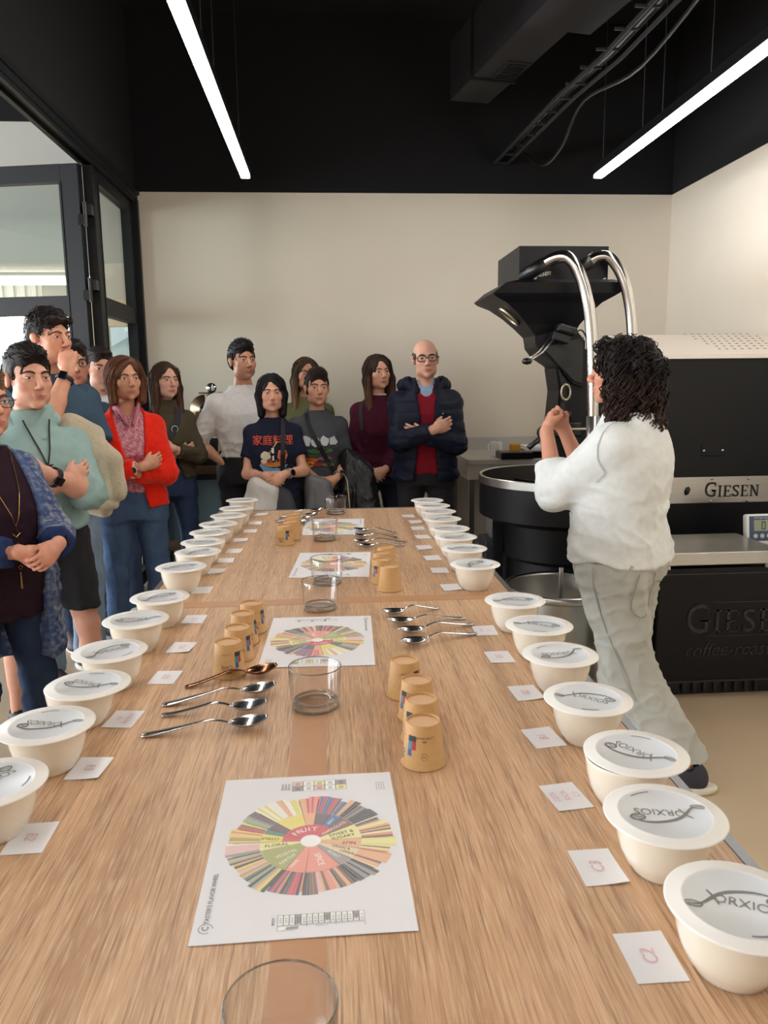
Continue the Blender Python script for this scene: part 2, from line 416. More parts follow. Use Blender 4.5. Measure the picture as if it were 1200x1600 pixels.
for dx in (-0.05, 0.05): MB().tube([(x+dx, y, z) for x, y, z in P_], 0.012, 5).build('rail', M_DUCT, tr)
for k in range(14): MB().box((-0.05+0.008*k, -0.03-0.22*k, -0.006), (0.06+0.008*k, -0.02-0.22*k, 0.006)).build('rung', M_DUCT, tr)
for k, (dx, sag) in enumerate(((-0.03, 0.0), (0.0, 0.01), (0.03, 0.02))):
    MB().tube([(x+dx, y, 0.02+sag) for x, y, z in P_], 0.013, 6).build('cable', M_BLACKS, tr)
MB().tube(smooth_path([(0.12, -0.25, 0.0), (0.2, -0.45, -0.12), (0.19, -0.9, -0.13), (0.16, -1.4, -0.03), (0.25, -2.0, -0.07), (0.24, -2.9, 0.0)]), 0.010, 6).build('cable', M_BLACKS, tr)

# ------------------------------------------------------------------ tables and tape
M_EDGE = mat('grey_metal_edge', rgb(120, 122, 124), 0.35, 0.8); M_LEG = mat('dark_table_frame', rgb(60, 60, 62), 0.5)
TX0, TXM, TX1 = -0.428, -0.037, 0.425
def table(y0, y1, label):
    t = empty('table', (0, y0, 0), 0, label, 'table', 'cupping tables'); L = y1-y0
    MB().box((TX0, 0.0, T-0.03), (TXM-0.001, L, T), bev=0.0015).build('tabletop', M_WOOD, t)
    MB().box((TXM+0.001, 0.0, T-0.03), (TX1, L, T), bev=0.0015).build('tabletop', M_WOOD, t)
    e = MB(); e.box((TX0-0.012, 0, T-0.034), (TX0, L, T+0.0005)); e.box((TX1, 0, T-0.034), (TX1+0.012, L, T+0.0005))
    if y1 > 2: e.box((TX0-0.012, L, T-0.034), (TX1+0.012, L+0.012, T+0.0005))
    else: e.box((TX0-0.012, -0.012, T-0.034), (TX1+0.012, 0, T+0.0005))
    e.build('edge_band', M_EDGE, t)
    a = MB(); a.box((TX0+0.03, 0.05, T-0.10), (TX0+0.06, L-0.05, T-0.03)); a.box((TX1-0.06, 0.05, T-0.10), (TX1-0.03, L-0.05, T-0.03)); a.build('apron', M_LEG, t)
    for x in (TX0+0.02, TX1-0.07):
        for y in (0.04, L-0.09): MB().box((x, y, 0), (x+0.05, y+0.05, T-0.03)).build('leg', M_LEG, t)
    return t
SEAM = 1.752
table(0.40, SEAM-0.001, 'oak laminate table nearest the camera with the large flavour chart')
table(SEAM+0.001, 3.075, 'oak laminate table farther away, in front of the standing group')
M_TAPE = mat('brown_packing_tape', rgb(184, 136, 98), 0.4, noise=0.05, nscale=30)
tag(MB().box((-0.062, 0.402, T), (-0.012, SEAM-0.022, T+0.0006)).build('tape_strip', M_TAPE), 'brown tape strip running lengthwise along the near table joint', 'tape')
tag(MB().box((TX0, SEAM-0.022, T), (TX1, SEAM+0.024, T+0.0006)).build('tape_strip', M_TAPE), 'brown tape strip running across both tables at their joint', 'tape')
tag(MB().box((-0.060, SEAM+0.024, T), (-0.014, 3.07, T+0.0006)).build('tape_strip', M_TAPE), 'brown tape strip running lengthwise along the far table joint', 'tape')

# ------------------------------------------------------------------ cupping bowls
M_BOWL = mat('cream_porcelain', rgb(222, 214, 198), 0.13, coat=0.4)
M_COFFEE = mat('black_coffee', rgb(38, 22, 14), 0.12)
def lid_mat():
    m = bpy.data.materials.new('frosted_lid'); m.use_nodes = True; nt = m.node_tree; b = nt.nodes['Principled BSDF']
    tc = nt.nodes.new('ShaderNodeTexCoord'); ln = nt.nodes.new('ShaderNodeVectorMath'); ln.operation = 'LENGTH'
    sep = nt.nodes.new('ShaderNodeSeparateXYZ'); cmb = nt.nodes.new('ShaderNodeCombineXYZ')
    nt.links.new(tc.outputs['Object'], sep.inputs[0]); nt.links.new(sep.outputs[0], cmb.inputs[0]); nt.links.new(sep.outputs[1], cmb.inputs[1])
    nt.links.new(cmb.outputs[0], ln.inputs[0])
    mr = nt.nodes.new('ShaderNodeMapRange'); mr.inputs[1].default_value = 0.0445; mr.inputs[2].default_value = 0.0475
    nt.links.new(ln.outputs['Value'], mr.inputs[0])
    mx = nt.nodes.new('ShaderNodeMix'); mx.data_type = 'RGBA'; mx.inputs[6].default_value = rgb(204, 205, 206); mx.inputs[7].default_value = rgb(226, 221, 214)
    nt.links.new(mr.outputs[0], mx.inputs[0]); nt.links.new(mx.outputs[2], b.inputs['Base Color'])
    b.inputs['Roughness'].default_value = 0.35
    return m
M_LID = lid_mat()
M_INK = mat('lid_print', rgb(112, 110, 102), 0.5)
BH = 0.060
b_ = MB(); b_.smooth = True
prof = [(0.0, 0.002), (0.027, 0.002), (0.029, 0.0), (0.031, 0.001), (0.032, 0.004), (0.0385, 0.012), (0.0440, 0.025), (0.0475, 0.040), (0.0495, 0.055), (0.0503, BH-0.001), (0.0495, BH), (0.0482, BH-0.001), (0.0470, 0.052), (0.044, 0.035), (0.037, 0.016), (0.02, 0.008), (0.0, 0.007)]
b_.lathe(prof, 48); ME_BOWL = b_.mesh('bowl', M_BOWL)
b_ = MB(); b_.lathe([(0, 0.051), (0.0468, 0.051)], 32); ME_COFFEE = b_.mesh('coffee', M_COFFEE)
b_ = MB(); b_.smooth = True
b_.lathe([(0, 0.0018), (0.0455, 0.0018), (0.0462, 0.0026), (0.0475, 0.0026), (0.0482, 0.0020), (0.0600, 0.0016), (0.0612, 0.0008), (0.0612, 0.0), (0.060, -0.0006), (0.0, 0.0)], 48)
ME_LID = b_.mesh('lid', M_LID)
b_ = MB()
def ribbon(mb, pts, w, z):
    n = len(pts)
    for i in range(n-1):
        a, b = Vector(pts[i]), Vector(pts[i+1]); d = (b-a)
        if d.length < 1e-9: continue
        nrm = Vector((-d.y, d.x)).normalized()
        w0 = w[i] if isinstance(w, list) else w; w1 = w[i+1] if isinstance(w, list) else w
        mb.add([(a.x-nrm.x*w0, a.y-nrm.y*w0, z), (b.x-nrm.x*w1, b.y-nrm.y*w1, z), (b.x+nrm.x*w1, b.y+nrm.y*w1, z), (a.x+nrm.x*w0, a.y+nrm.y*w0, z)], [(0, 1, 2, 3)])
zP = 0.0022
v_, f_ = text_data('ORXIOS', 0.0125); b_.add([(p.x*0.95+0.004, p.y*1.1-0.001, zP) for p in v_], f_)
sw = [Vector((p.x, p.y)) for p in bez((-0.034, -0.013, 0), (-0.020, -0.016, 0), (-0.022, 0.002, 0), (-0.006, 0.010, 0), 14)] + [Vector((p.x, p.y)) for p in bez((-0.006, 0.010, 0), (0.006, 0.016, 0), (0.020, 0.018, 0), (0.027, 0.011, 0), 10)]
ribbon(b_, sw, [0.0004+0.0011*math.sin(PI*i/(len(sw)-1)) for i in range(len(sw))], zP+0.0001)
ribbon(b_, [(-0.034+0.006*math.cos(t)+0.004, -0.013+0.0028*math.sin(t)) for t in [2*PI*i/20 for i in range(21)]], 0.0006, zP+0.0001)
ribbon(b_, [(0.0235+0.0058*math.cos(t), 0.0085+0.0042*math.sin(t)) for t in [2*PI*i/20 for i in range(21)]], 0.0009, zP+0.0001)
ribbon(b_, [(0.0195, 0.0085), (0.0225, 0.0095), (0.0245, 0.0075), (0.0275, 0.0085)], 0.0006, zP+0.0002)
ribbon(b_, [(-0.022, 0.006), (-0.016, -0.001), (-0.013, -0.008)], 0.0006, zP+0.0001)
ribbon(b_, [(0.0345*math.cos(t), 0.0345*math.sin(t)) for t in [math.radians(-78+4*i) for i in range(9)]], 0.0007, zP)
b_.v = [(x*1.2, y*1.2, z) for x, y, z in b_.v]; ME_LOGO = b_.mesh('logo', M_INK)

BR = [(0.34, 0.573), (0.336, 0.713), (0.359, 0.846), (0.355, 1.008), (0.369, 1.186), (0.376, 1.34), (0.371, 1.504), (0.35, 1.826), (0.355, 2.007), (0.358, 2.164), (0.36, 2.293), (0.363, 2.461), (0.37, 2.606), (0.37, 2.733), (0.365, 2.860)]
BL = [(-0.389, 0.843), (-0.379, 0.994), (-0.366, 1.131), (-0.374, 1.279), (-0.373, 1.454), (-0.36, 1.609), (-0.366, 1.881), (-0.352, 2.048), (-0.360, 2.180), (-0.361, 2.325), (-0.355, 2.464), (-0.342, 2.619), (-0.333, 2.774), (-0.334, 2.966)]
angR = [-28, 168, 122, -42, 185, -40, -18, 35, -15, 190, -20, 20, -10, 170, 10]
angL = [60, 165, 150, 30, 172, 25, 10, 35, -25, 15, 35, 5, 10, -5]
SHIFT = {('R', 2): (0.012, 0.006), ('L', 2): (0.013, -0.002), ('L', 7): (0.010, 0.0), ('L', 3): (-0.004, 0.004), ('R', 0): (0.004, 0)}
def cupping_bowl(side, i, x, y, ang):
    row = 'right-hand' if side == 'R' else 'left-hand'
    n = len(BR) if side == 'R' else len(BL)
    o = ORD[i] if i < n-1 else 'farthest'
    extra = {('R', 2): 'lid slid aside, ', ('L', 2): 'lid slid aside, '}.get((side, i), '')
    od = 'nearest the camera' if i == 0 else ('farthest from the camera' if i == n-1 else o+' from the camera')
    r = empty('cupping_bowl', (x, y, T), 0, 'white lidded tasting bowl, %s%s in the %s row' % (extra, od, row), 'bowl', 'lidded bowls along the table edges')
    sx, sy = SHIFT.get((side, i), (0, 0))
    b = link('bowl', ME_BOWL, r); b.location = (-sx, -sy, 0)
    c = link('coffee', ME_COFFEE, r); c.location = (-sx, -sy, 0)
    l = link('lid', ME_LID, r); l.location = (0, 0, BH); l.rotation_euler = (0, 0, math.radians(ang))
    link('logo', ME_LOGO, l)['kind'] = 'stuff'
for i, (x, y) in enumerate(BR): cupping_bowl('R', i, x, y, angR[i])
for i, (x, y) in enumerate(BL): cupping_bowl('L', i, x, y, angL[i])

# ------------------------------------------------------------------ name cards beside the bowls
M_PAPER = mat('white_paper', rgb(228, 226, 228), 0.8); M_PINK = mat('pink_pen', rgb(222, 176, 186), 0.8)
CR = [(0.272, 0.591), (0.27, 0.72), (0.279, 0.859), (0.295, 1.017), (0.311, 1.177), (0.305, 1.345), (0.309, 1.499), (0.293, 1.839), (0.29, 2.014), (0.291, 2.164), (0.285, 2.309), (0.3, 2.472), (0.302, 2.624), (0.308, 2.748), (0.295, 2.872)]
CLf = [(-0.344, 0.827), (-0.326, 0.986), (-0.32, 1.138), (-0.291, 1.304), (-0.291, 1.459), (-0.297, 1.64), (-0.318, 1.881), (-0.312, 2.074), (-0.301, 2.202), (-0.292, 2.33), (-0.291, 2.494), (-0.275, 2.646), (-0.271, 2.799), (-0.264, 2.985)]
def card_mesh(seed):
    rnd = random.Random(seed); m = MB(); nx, ny = 4, 5; W, H = 0.045, 0.060; vs = []; fs = []
    c = rnd.choice([(-1, -1), (1, -1), (-1, 1), (1, 1)]); amp = 0.0035 if seed % 3 == 1 else 0.001
    for s in (0, 1):
        for j in range(ny+1):
            for i in range(nx+1):
                u, v = i/nx*2-1, j/ny*2-1
                lift = amp*max(0, (u*c[0]+v*c[1])/2-0.2)**1.5
                vs.append((u*W/2, v*H/2, 0.0004*s+lift+0.0002))
    n = (nx+1)*(ny+1)
    for j in range(ny):
        for i in range(nx):
            a = j*(nx+1)+i; fs.append((a, a+nx+1, a+nx+2, a+1)); fs.append((n+a, n+a+1, n+a+nx+2, n+a+nx+1))
    rim = [i for i in range(nx+1)]+[j*(nx+1)+nx for j in range(1, ny+1)]+[ny*(nx+1)+i for i in range(nx-1, -1, -1)]+[j*(nx+1) for j in range(ny-1, 0, -1)]
    for k in range(len(rim)): a, b = rim[k], rim[(k+1) % len(rim)]; fs.append((a, b, n+b, n+a))
    m.add(vs, fs); return m.mesh('name_card', M_PAPER)
CARDS = [card_mesh(k) for k in range(3)]
TXT = {('R', 0): ['C2'], ('R', 1): ['C3'], ('R', 2): ['COSTA', 'RICA', 'C1'], ('R', 3): ['B1'], ('R', 4): ['B2'], ('R', 5): ['B3'], ('R', 6): ['KENIA', 'B1'],
       ('L', 0): ['E2'], ('L', 1): ['E3'], ('L', 2): ['HONDURAS', 'D1'], ('L', 3): ['D2'], ('L', 4): ['D3'], ('L', 5): ['D1']}
TMESH = {}
def card_text(lines):
    k = tuple(lines)
    if k not in TMESH:
        m = MB(); sz = 0.018 if len(lines) == 1 else 0.011
        for j, t in enumerate(lines):
            v, f = text_data(t, sz); yy = ((len(lines)-1)/2-j)*0.014; sh = 0.9 if len(t) < 5 else 0.62
            m.add([(p.x*sh+0.15*p.y, p.y+yy, 0.0014) for p in v], f)
        TMESH[k] = m.mesh('handwriting', M_PINK)
    return TMESH[k]
def name_card(side, i, x, y):
    row = 'right-hand' if side == 'R' else 'left-hand'; n = 15 if side == 'R' else 14
    od = 'nearest the camera' if i == 0 else ('farthest from the camera' if i == n-1 else ORD[i]+' from the camera')
    r = random.Random(i*7+(side == 'R')); o = link('name_card', CARDS[i % 3])
    o.location = (x, y, T+0.0003); o.rotation_euler = (0, 0, r.uniform(-0.09, 0.09)+(0.06 if side == 'R' else -0.05))
    tag(o, 'small white paper card, %s, beside the %s bowls' % (od, row), 'card', 'paper cards beside the bowls')
    if (side, i) in TXT:
        t = link('handwriting', card_text(TXT[(side, i)]), o); t.rotation_euler = (0, 0, PI/2 if side == 'R' else -PI/2); t.location = (0, 0, 0.0002)
for i, (x, y) in enumerate(CR): name_card('R', i, x, y)
for i, (x, y) in enumerate(CLf): name_card('L', i, x, y)

# ------------------------------------------------------------------ flavour wheel sheets
PC = {'red': (205, 70, 78), 'coral': (228, 128, 108), 'orange': (228, 160, 112), 'tan': (222, 196, 150), 'yellow': (232, 222, 140), 'lemon': (226, 206, 92),
      'green': (150, 152, 84), 'teal': (72, 110, 108), 'sage': (150, 165, 130), 'blue': (70, 98, 140), 'plum': (96, 78, 86), 'brown': (120, 84, 70), 'dark': (62, 60, 62), 'grey': (140, 132, 130), 'pale': (240, 236, 220), 'pink': (226, 176, 170)}
PM = [mat('print_'+k, rgb(*[x*.64+250*.36 for x in c]), 0.8) for k, c in PC.items()]; PI_ = {k: i for i, k in enumerate(PC)}
M_PRINTK = mat('print_black', rgb(70, 68, 70), 0.8); M_PRINTW = mat('print_white', rgb(245, 243, 240), 0.8); M_PRINTG = mat('print_grey', rgb(198, 196, 196), 0.8)
def sector(mb, a0, a1, r0, r1, z, n=None):
    n = n or max(1, int(abs(a1-a0)/5)); vs = []; fs = []
    for k in range(n+1):
        a = math.radians(a0+(a1-a0)*k/n); vs += [(r0*math.cos(a), r0*math.sin(a), z), (r1*math.cos(a), r1*math.sin(a), z)]
    for k in range(n): fs.append((2*k, 2*k+1, 2*k+3, 2*k+2))
    mb.add(vs, fs)
wm = MB(); Z0 = 0.0007
RI = 0.056
inner = [(0, 30, .0115, RI, 'yellow'), (-20, 0, .0115, RI, 'orange'), (-40, -20, .0115, RI, 'tan'), (-56, -40, .0115, RI, 'grey'), (-95, -56, .0115, RI, 'coral'), (-118, -95, .0115, RI, 'coral'),
         (-165, -118, .0115, RI, 'green'), (-182, -165, .0115, RI, 'yellow'), (38, 178, .0115, .032, 'red'), (30, 50, .0115, RI, 'brown'), (50, 66, .032, RI, 'blue'), (66, 84, .032, RI, 'plum'),
         (84, 100, .032, RI, 'orange'), (100, 135, .032, RI, 'lemon'), (135, 150, .032, RI, 'plum'), (150, 160, .032, RI, 'teal'), (160, 178, .032, RI, 'lemon')]
for k, (a0, a1, r0, r1, c) in enumerate(inner): wm.cur = PI_[c]; sector(wm, a0, a1, r0, r1, Z0+0.00002*(k % 3))
rw = random.Random(5)
outer = [(0, 30, ['pale', 'orange', 'brown', 'dark', 'yellow', 'coral']), (-20, 0, ['brown', 'yellow', 'lemon', 'orange']), (-40, -20, ['brown', 'tan', 'orange', 'coral']), (-56, -40, ['dark', 'tan', 'grey', 'orange']),
         (-95, -56, ['coral', 'dark', 'brown', 'pink', 'orange']), (-118, -95, ['red', 'coral', 'dark', 'plum']), (-165, -118, ['teal', 'sage', 'green', 'orange', 'lemon', 'pink', 'dark']), (-182, -165, ['pale', 'grey', 'pink', 'pale']),
         (30, 50, ['brown', 'plum', 'dark', 'grey']), (50, 66, ['grey', 'dark', 'orange', 'blue']), (66, 84, ['red', 'blue', 'coral', 'plum', 'red']), (84, 100, ['orange', 'coral', 'red']), (100, 135, ['yellow', 'pale', 'orange', 'lemon', 'pale']), (135, 150, ['plum', 'grey', 'yellow', 'sage']), (150, 160, ['teal', 'lemon', 'red']), (160, 178, ['coral', 'orange', 'lemon', 'green'])]
for a0, a1, cs in outer:
    a = a0; base = rw.uniform(.088, .094); nstep = 0
    while a < a1-0.3:
        st = min(rw.choice([2.0, 2.4, 3.0]), a1-a)
        if nstep % 5 == 4: base = rw.uniform(.086, .0965)
        wm.cur = PI_[rw.choice(cs)]; sector(wm, a, a+st-0.18, RI+0.0004, base, Z0, 1)
        a += st; nstep += 1
wm.cur = len(PM)
sector(wm, 0, 360, 0.0, 0.0112, Z0+0.0001, 32)
def wtext(mb, t, size, x, y, ang, z=Z0+0.0002, sx=1.0):
    v, f = text_data(t, size); c, s = math.cos(ang), math.sin(ang)
    mb.add([(x+(p.x*sx)*c-p.y*s, y+(p.x*sx)*s+p.y*c, z) for p in v], f)
wm.cur = len(PM)
for k, ch in enumerate('FRUIT'):
    a = math.radians(140-15*k); wtext(wm, ch, 0.0105, 0.0225*math.cos(a), 0.0225*math.sin(a), a-PI/2)
wtext(wm, 'SPICE', 0.0095, 0.036*math.cos(math.radians(-75)), 0.036*math.sin(math.radians(-75)), math.radians(-75))
wtext(wm, 'VEGETAL', 0.0062, -0.026, -0.021, math.radians(30)); wtext(wm, 'EARTHY', 0.0062, -0.024, -0.031, math.radians(45)); wtext(wm, 'HERB', 0.006, -0.017, -0.040, math.radians(60))
wtext(wm, 'CHOCOLATE', 0.0058, 0.0265, 0.0225, math.radians(40)); wtext(wm, 'BERRY', 0.0045, 0.023, 0.0365, math.radians(58)); wtext(wm, 'ROAST', 0.0055, 0.025, -0.027, math.radians(-48))
wm.cur = len(PM)+1
wtext(wm, 'SWEET &', 0.0072, 0.034, 0.0115, math.radians(16)); wtext(wm, 'SUGARY', 0.0072, 0.036, 0.0045, math.radians(14)); wtext(wm, 'NUT', 0.0075, 0.042, -0.0075, math.radians(170))
wtext(wm, 'GRAIN &', 0.0055, 0.033, -0.0155, math.radians(-24)); wtext(wm, 'CEREAL', 0.0055, 0.040, -0.0255, math.radians(-30)); wtext(wm, 'FLORAL', 0.0075, -0.037, -0.0045, math.radians(6)); wtext(wm, 'CITRUS', 0.0062, -0.045, 0.0085, math.radians(170))
for a0, a1, cs in outer:                                              # thin separators
    for a in (a0, a1): sector(wm, a-0.25, a+0.25, 0.0112, 0.086, Z0+0.00015, 1)
ME_WHEEL = wm.mesh('flavor_wheel', PM+[M_PRINTW, M_PRINTK])
sm_ = MB(); sm_.cur = 0
def table_print(mb, x0, y0, nx, ny, cw, ch, cols):
    for j in range(ny):
        for i in range(nx):
            x, y = x0+i*cw, y0+j*ch
            mb.cur = cols[(i+2*j) % len(cols)]
            mb.add([(x, y, Z0), (x+cw, y, Z0), (x+cw, y+ch, Z0), (x, y+ch, Z0)], [(0, 1, 2, 3)])
            mb.cur = 0; e = 0.00035
            for q in ((x, y, x+cw, y+e), (x, y, x+e, y+ch), (x+cw-e, y, x+cw, y+ch), (x, y+ch-e, x+cw, y+ch)):
                mb.add([(q[0], q[1], Z0+0.0001), (q[2], q[1], Z0+0.0001), (q[2], q[3], Z0+0.0001), (q[0], q[3], Z0+0.0001)], [(0, 1, 2, 3)])
            for k in range(3):
                mb.add([(x+cw*.3, y+ch*(.25+.2*k), Z0+0.0001), (x+cw*.72, y+ch*(.25+.2*k), Z0+0.0001), (x+cw*.72, y+ch*(.25+.2*k)+e*2, Z0+0.0001), (x+cw*.3, y+ch*(.25+.2*k)+e*2, Z0+0.0001)], [(0, 1, 2, 3)])
table_print(sm_, -0.020, 0.112, 5, 2, 0.0135, 0.0115, [1, 2, 3, 2, 4, 2])
table_print(sm_, -0.026, -0.130, 15, 1, 0.0055, 0.014, [2, 2, 2, 1, 2])
table_print(sm_, -0.026, -0.1375, 3, 1, 0.0275, 0.0065, [2, 1, 1])
sm_.cur = 0
wtext(sm_, "TASTER'S FLAVOR WHEEL", 0.0066, -0.0925, -0.083, PI/2, Z0+0.0001)
wtext(sm_, 'C', 0.009, -0.0925, -0.1275, PI/2, Z0+0.0001)
sector(sm_, 0, 300, 0.0062, 0.0068, Z0, 24)
for q in range(len(sm_.v)-2*25, len(sm_.v)): x, y, z = sm_.v[q]; sm_.v[q] = (x-0.0925, y-0.1275, z)
for k in range(4): wtext(sm_, 'counter culture notes', 0.0022, 0.094-0.003*k, 0.115, PI/2, Z0+0.0001)
for k in range(3): wtext(sm_, 'SENSORY', 0.0038, -0.028+0.004*k-0.004, 0.123, PI/2, Z0+0.0001)
wtext(sm_, 'BODY', 0.0038, -0.030, -0.124, PI/2, Z0+0.0001)
ME_SMALL = sm_.mesh('small_print', [M_PRINTK, M_PRINTG, M_PRINTW, PM[PI_['pink']], PM[PI_['yellow']]])
pm = MB(); nx, ny = 6, 8; vs_ = []; fs_ = []
for s in (0, 1):
    for j in range(ny+1):
        for i in range(nx+1):
            u, v = i/nx*2-1, j/ny*2-1
            z = 0.0001+0.0004*s+0.004*max(0, abs(v)-0.86)*(1 if v < 0 else 0.6)*(0.5+0.5*math.sin(3*u+1))
            vs_.append((u*0.105, v*0.1485, z))
n_ = (nx+1)*(ny+1)
for j in range(ny):
    for i in range(nx):
        a = j*(nx+1)+i; fs_.append((a, a+nx+1, a+nx+2, a+1)); fs_.append((n_+a, n_+a+1, n_+a+nx+2, n_+a+nx+1))
rim = [i for i in range(nx+1)]+[j*(nx+1)+nx for j in range(1, ny+1)]+[ny*(nx+1)+i for i in range(nx-1, -1, -1)]+[j*(nx+1) for j in range(ny-1, 0, -1)]
for k in range(len(rim)): a, b = rim[k], rim[(k+1) % len(rim)]; fs_.append((a, b, n_+b, n_+a))
pm.add(vs_, fs_); ME_SHEET = pm.mesh('sheet', M_PAPER)
SH = [(-0.0335, 0.788, 0.011, 'nearest the camera'), (-0.0259, 1.4773, PI-0.03, 'second from the camera, upside down'), (0.0032, 2.1187, -0.07, 'third from the camera'), (0.013, 2.690, PI-0.05, 'farthest from the camera')]
for x, y, a, t in SH:
    r = empty('flavor_chart', (x, y, T+0.0007), a, 'printed sheet with a colourful flavour wheel, %s' % t, 'chart', 'flavour wheel sheets on the table')
    link('sheet', ME_SHEET, r); w_ = link('flavor_wheel', ME_WHEEL, r); w_.location = (0.004, 0.004, 0); link('small_print', ME_SMALL, r)['kind'] = 'stuff'

# ------------------------------------------------------------------ upturned paper cups
M_KRAFT = mat('kraft_paper', rgb(186, 142, 88), 0.6, noise=0.06, nscale=160); M_KRAFT2 = mat('kraft_board_base', rgb(214, 172, 132), 0.7, noise=0.05, nscale=120)
c_ = MB(); c_.smooth = True
c_.lathe([(0.0278, 0.0012), (0.0292, 0.0), (0.0304, 0.0012), (0.0296, 0.0028), (0.0288, 0.0030), (0.0228, 0.0588), (0.0222, 0.0600), (0.0213, 0.0592), (0.0214, 0.0560)], 40)
ME_CUP = c_.mesh('cup_wall', M_KRAFT)
c_ = MB(); c_.lathe([(0, 0.0556), (0.0216, 0.0560)], 32); ME_CUPB = c_.mesh('cup_base', M_KRAFT2)
def cone_wrap(v, ang, z, flip=True, off=0.0003):
    out = []
    for p in v:
        zz = z+(-p.y if flip else p.y); xx = -p.x if flip else p.x
        r = 0.0288+(0.0228-0.0288)*(zz-0.003)/(0.0588-0.003)+off; a = ang+xx/r
        out.append((r*math.cos(a), r*math.sin(a), zz))
    return out
cp = MB(); cp.cur = 0
for t, sz, an, z in (('RBL', 0.0090, 0.0, 0.014), ('CAFE', 0.0085, 0.0, 0.022), ('SPECIALTY', 0.0034, 0.0, 0.043), ('BREWERS SELECT', 0.0036, PI/2-0.1, 0.0445), ('1883', 0.0036, PI/2-0.1, 0.040)):
    v, f = text_data(t, sz); cp.add(cone_wrap(v, an, z, flip=(t in ('RBL', 'CAFE'))), f)
ringv = []; 
for k in range(24):
    a = 2*PI*k/24; ringv.append((a,))
def patch(mb, a0, a1, z0, z1, off=0.0004, n=4):
    vs = []; fs = []
    for k in range(n+1):
        a = a0+(a1-a0)*k/n
        for z in (z0, z1):
            r = 0.0288+(0.0228-0.0288)*(z-0.003)/(0.0588-0.003)+off; vs.append((r*math.cos(a), r*math.sin(a), z))
    for k in range(n): fs.append((2*k, 2*k+2, 2*k+3, 2*k+1))
    mb.add(vs, fs)
cp.cur = 1; patch(cp, 0.56, 1.02, 0.039, 0.0465); cp.cur = 2; patch(cp, 0.56, 0.79, 0.028, 0.039); cp.cur = 3; patch(cp, 0.79, 1.02, 0.028, 0.039); cp.cur = 4; patch(cp, 0.56, 0.79, 0.019, 0.028)
for k in range(20):
    a0, a1 = 2*PI*k/20, 2*PI*(k+1)/20; cp.cur = 0
    q = [(0.0042*math.cos(a0), 0.0050*math.sin(a0), 0), (0.0042*math.cos(a1), 0.0050*math.sin(a1), 0), (0.0038*math.cos(a1), 0.0046*math.sin(a1), 0), (0.0038*math.cos(a0), 0.0046*math.sin(a0), 0)]
    cp.add(cone_wrap([Vector(p) for p in q], PI/2-0.1, 0.020, False), [(0, 1, 2, 3)])
v, f = text_data('RL', 0.004); cp.add(cone_wrap(v, PI/2-0.1, 0.020, False), f)
ME_CUPP = cp.mesh('cup_print', [M_PRINTK, mat('sticker_black', rgb(40, 40, 44), 0.6), mat('sticker_teal', rgb(58, 128, 140), 0.6), mat('sticker_red', rgb(170, 44, 48), 0.6), mat('sticker_blue', rgb(52, 84, 140), 0.6)])
CUPS = {'A': ([(0.117, 0.963), (0.123, 1.034), (0.125, 1.106), (0.115, 1.191)], 'right cluster on the near table', [PI+0.03, PI-0.1, PI-0.25, -PI/2-0.05]),
        'B': ([(-0.182, 1.311), (-0.175, 1.391), (-0.174, 1.479), (-0.164, 1.55)], 'left cluster on the near table', [-PI/2-0.0, -PI/2+0.2, -PI/2+0.5, -PI/2+0.3]),
        'D': ([(0.142, 1.835), (0.128, 1.91), (0.134, 1.986), (0.149, 2.056)], 'right cluster on the far table', [1.2, PI, PI-0.3, 0.7]),
        'F': ([(-0.144, 2.415), (-0.128, 2.489), (-0.125, 2.564), (-0.128, 2.639)], 'left cluster on the far table', [PI+1.2, 0.3, 0.6, 1.0])}
for k, (pts, lab, an) in CUPS.items():
    for i, (x, y) in enumerate(pts):
        r = empty('paper_cup', (x, y, T+(0.0006 if False else 0.0)), an[i], 'upturned brown kraft paper cup, %s in the %s' % (['nearest', 'second', 'third', 'farthest'][i], lab), 'cup', 'upturned paper cups')
        link('cup_wall', ME_CUP, r); link('cup_base', ME_CUPB, r); link('cup_print', ME_CUPP, r)

# ------------------------------------------------------------------ glass tumblers
g_ = MB(); g_.smooth = True
g_.lathe([(0, 0.0008), (0.030, 0.0), (0.0355, 0.001), (0.0375, 0.004), (0.0390, 0.014), (0.0412, 0.066), (0.0406, 0.0672), (0.0398, 0.066), (0.0374, 0.016), (0.0345, 0.0115), (0.020, 0.0105), (0, 0.012)], 48)
ME_GLASS = g_.mesh('glass_wall', M_GLASS)
g_ = MB(); g_.smooth = True; g_.ring((0, 0, 0.0665), 0.0405, 0.0009, 48, 6)
M_GR = glass_mat('glass_rim', (0.62, 0.67, 0.68, 1), 0.03, 2.2); ME_GRIM = g_.mesh('glass_rim', M_GR)
g_ = MB(); g_.smooth = True; g_.ring((0, 0, 0.003), 0.0352, 0.0022, 48, 6); g_.lathe([(0.0345, 0.0115), (0.030, 0.0108), (0.0300, 0.0125), (0.0345, 0.0130)], 48); ME_GBASE = g_.mesh('glass_foot', M_GR)
for (x, y), t in zip([(-0.043, 0.492), (-0.029, 1.157), (-0.026, 1.687), (-0.011, 1.91), (-0.018, 2.46), (0.023, 2.96)], ['nearest the camera, cut by the lower picture edge', 'second from the camera, between spoons and cups', 'third from the camera, at the table joint', 'fourth from the camera, in front of a chart', 'fifth from the camera, in front of the farthest chart', 'farthest from the camera at the table end']):
    r = empty('glass_tumbler', (x, y, T+0.0008), 0, 'empty clear glass tumbler, %s' % t, 'glass', 'glass tumblers along the table middle')
    link('glass_wall', ME_GLASS, r); link('glass_rim', ME_GRIM, r); link('glass_foot', ME_GBASE, r)

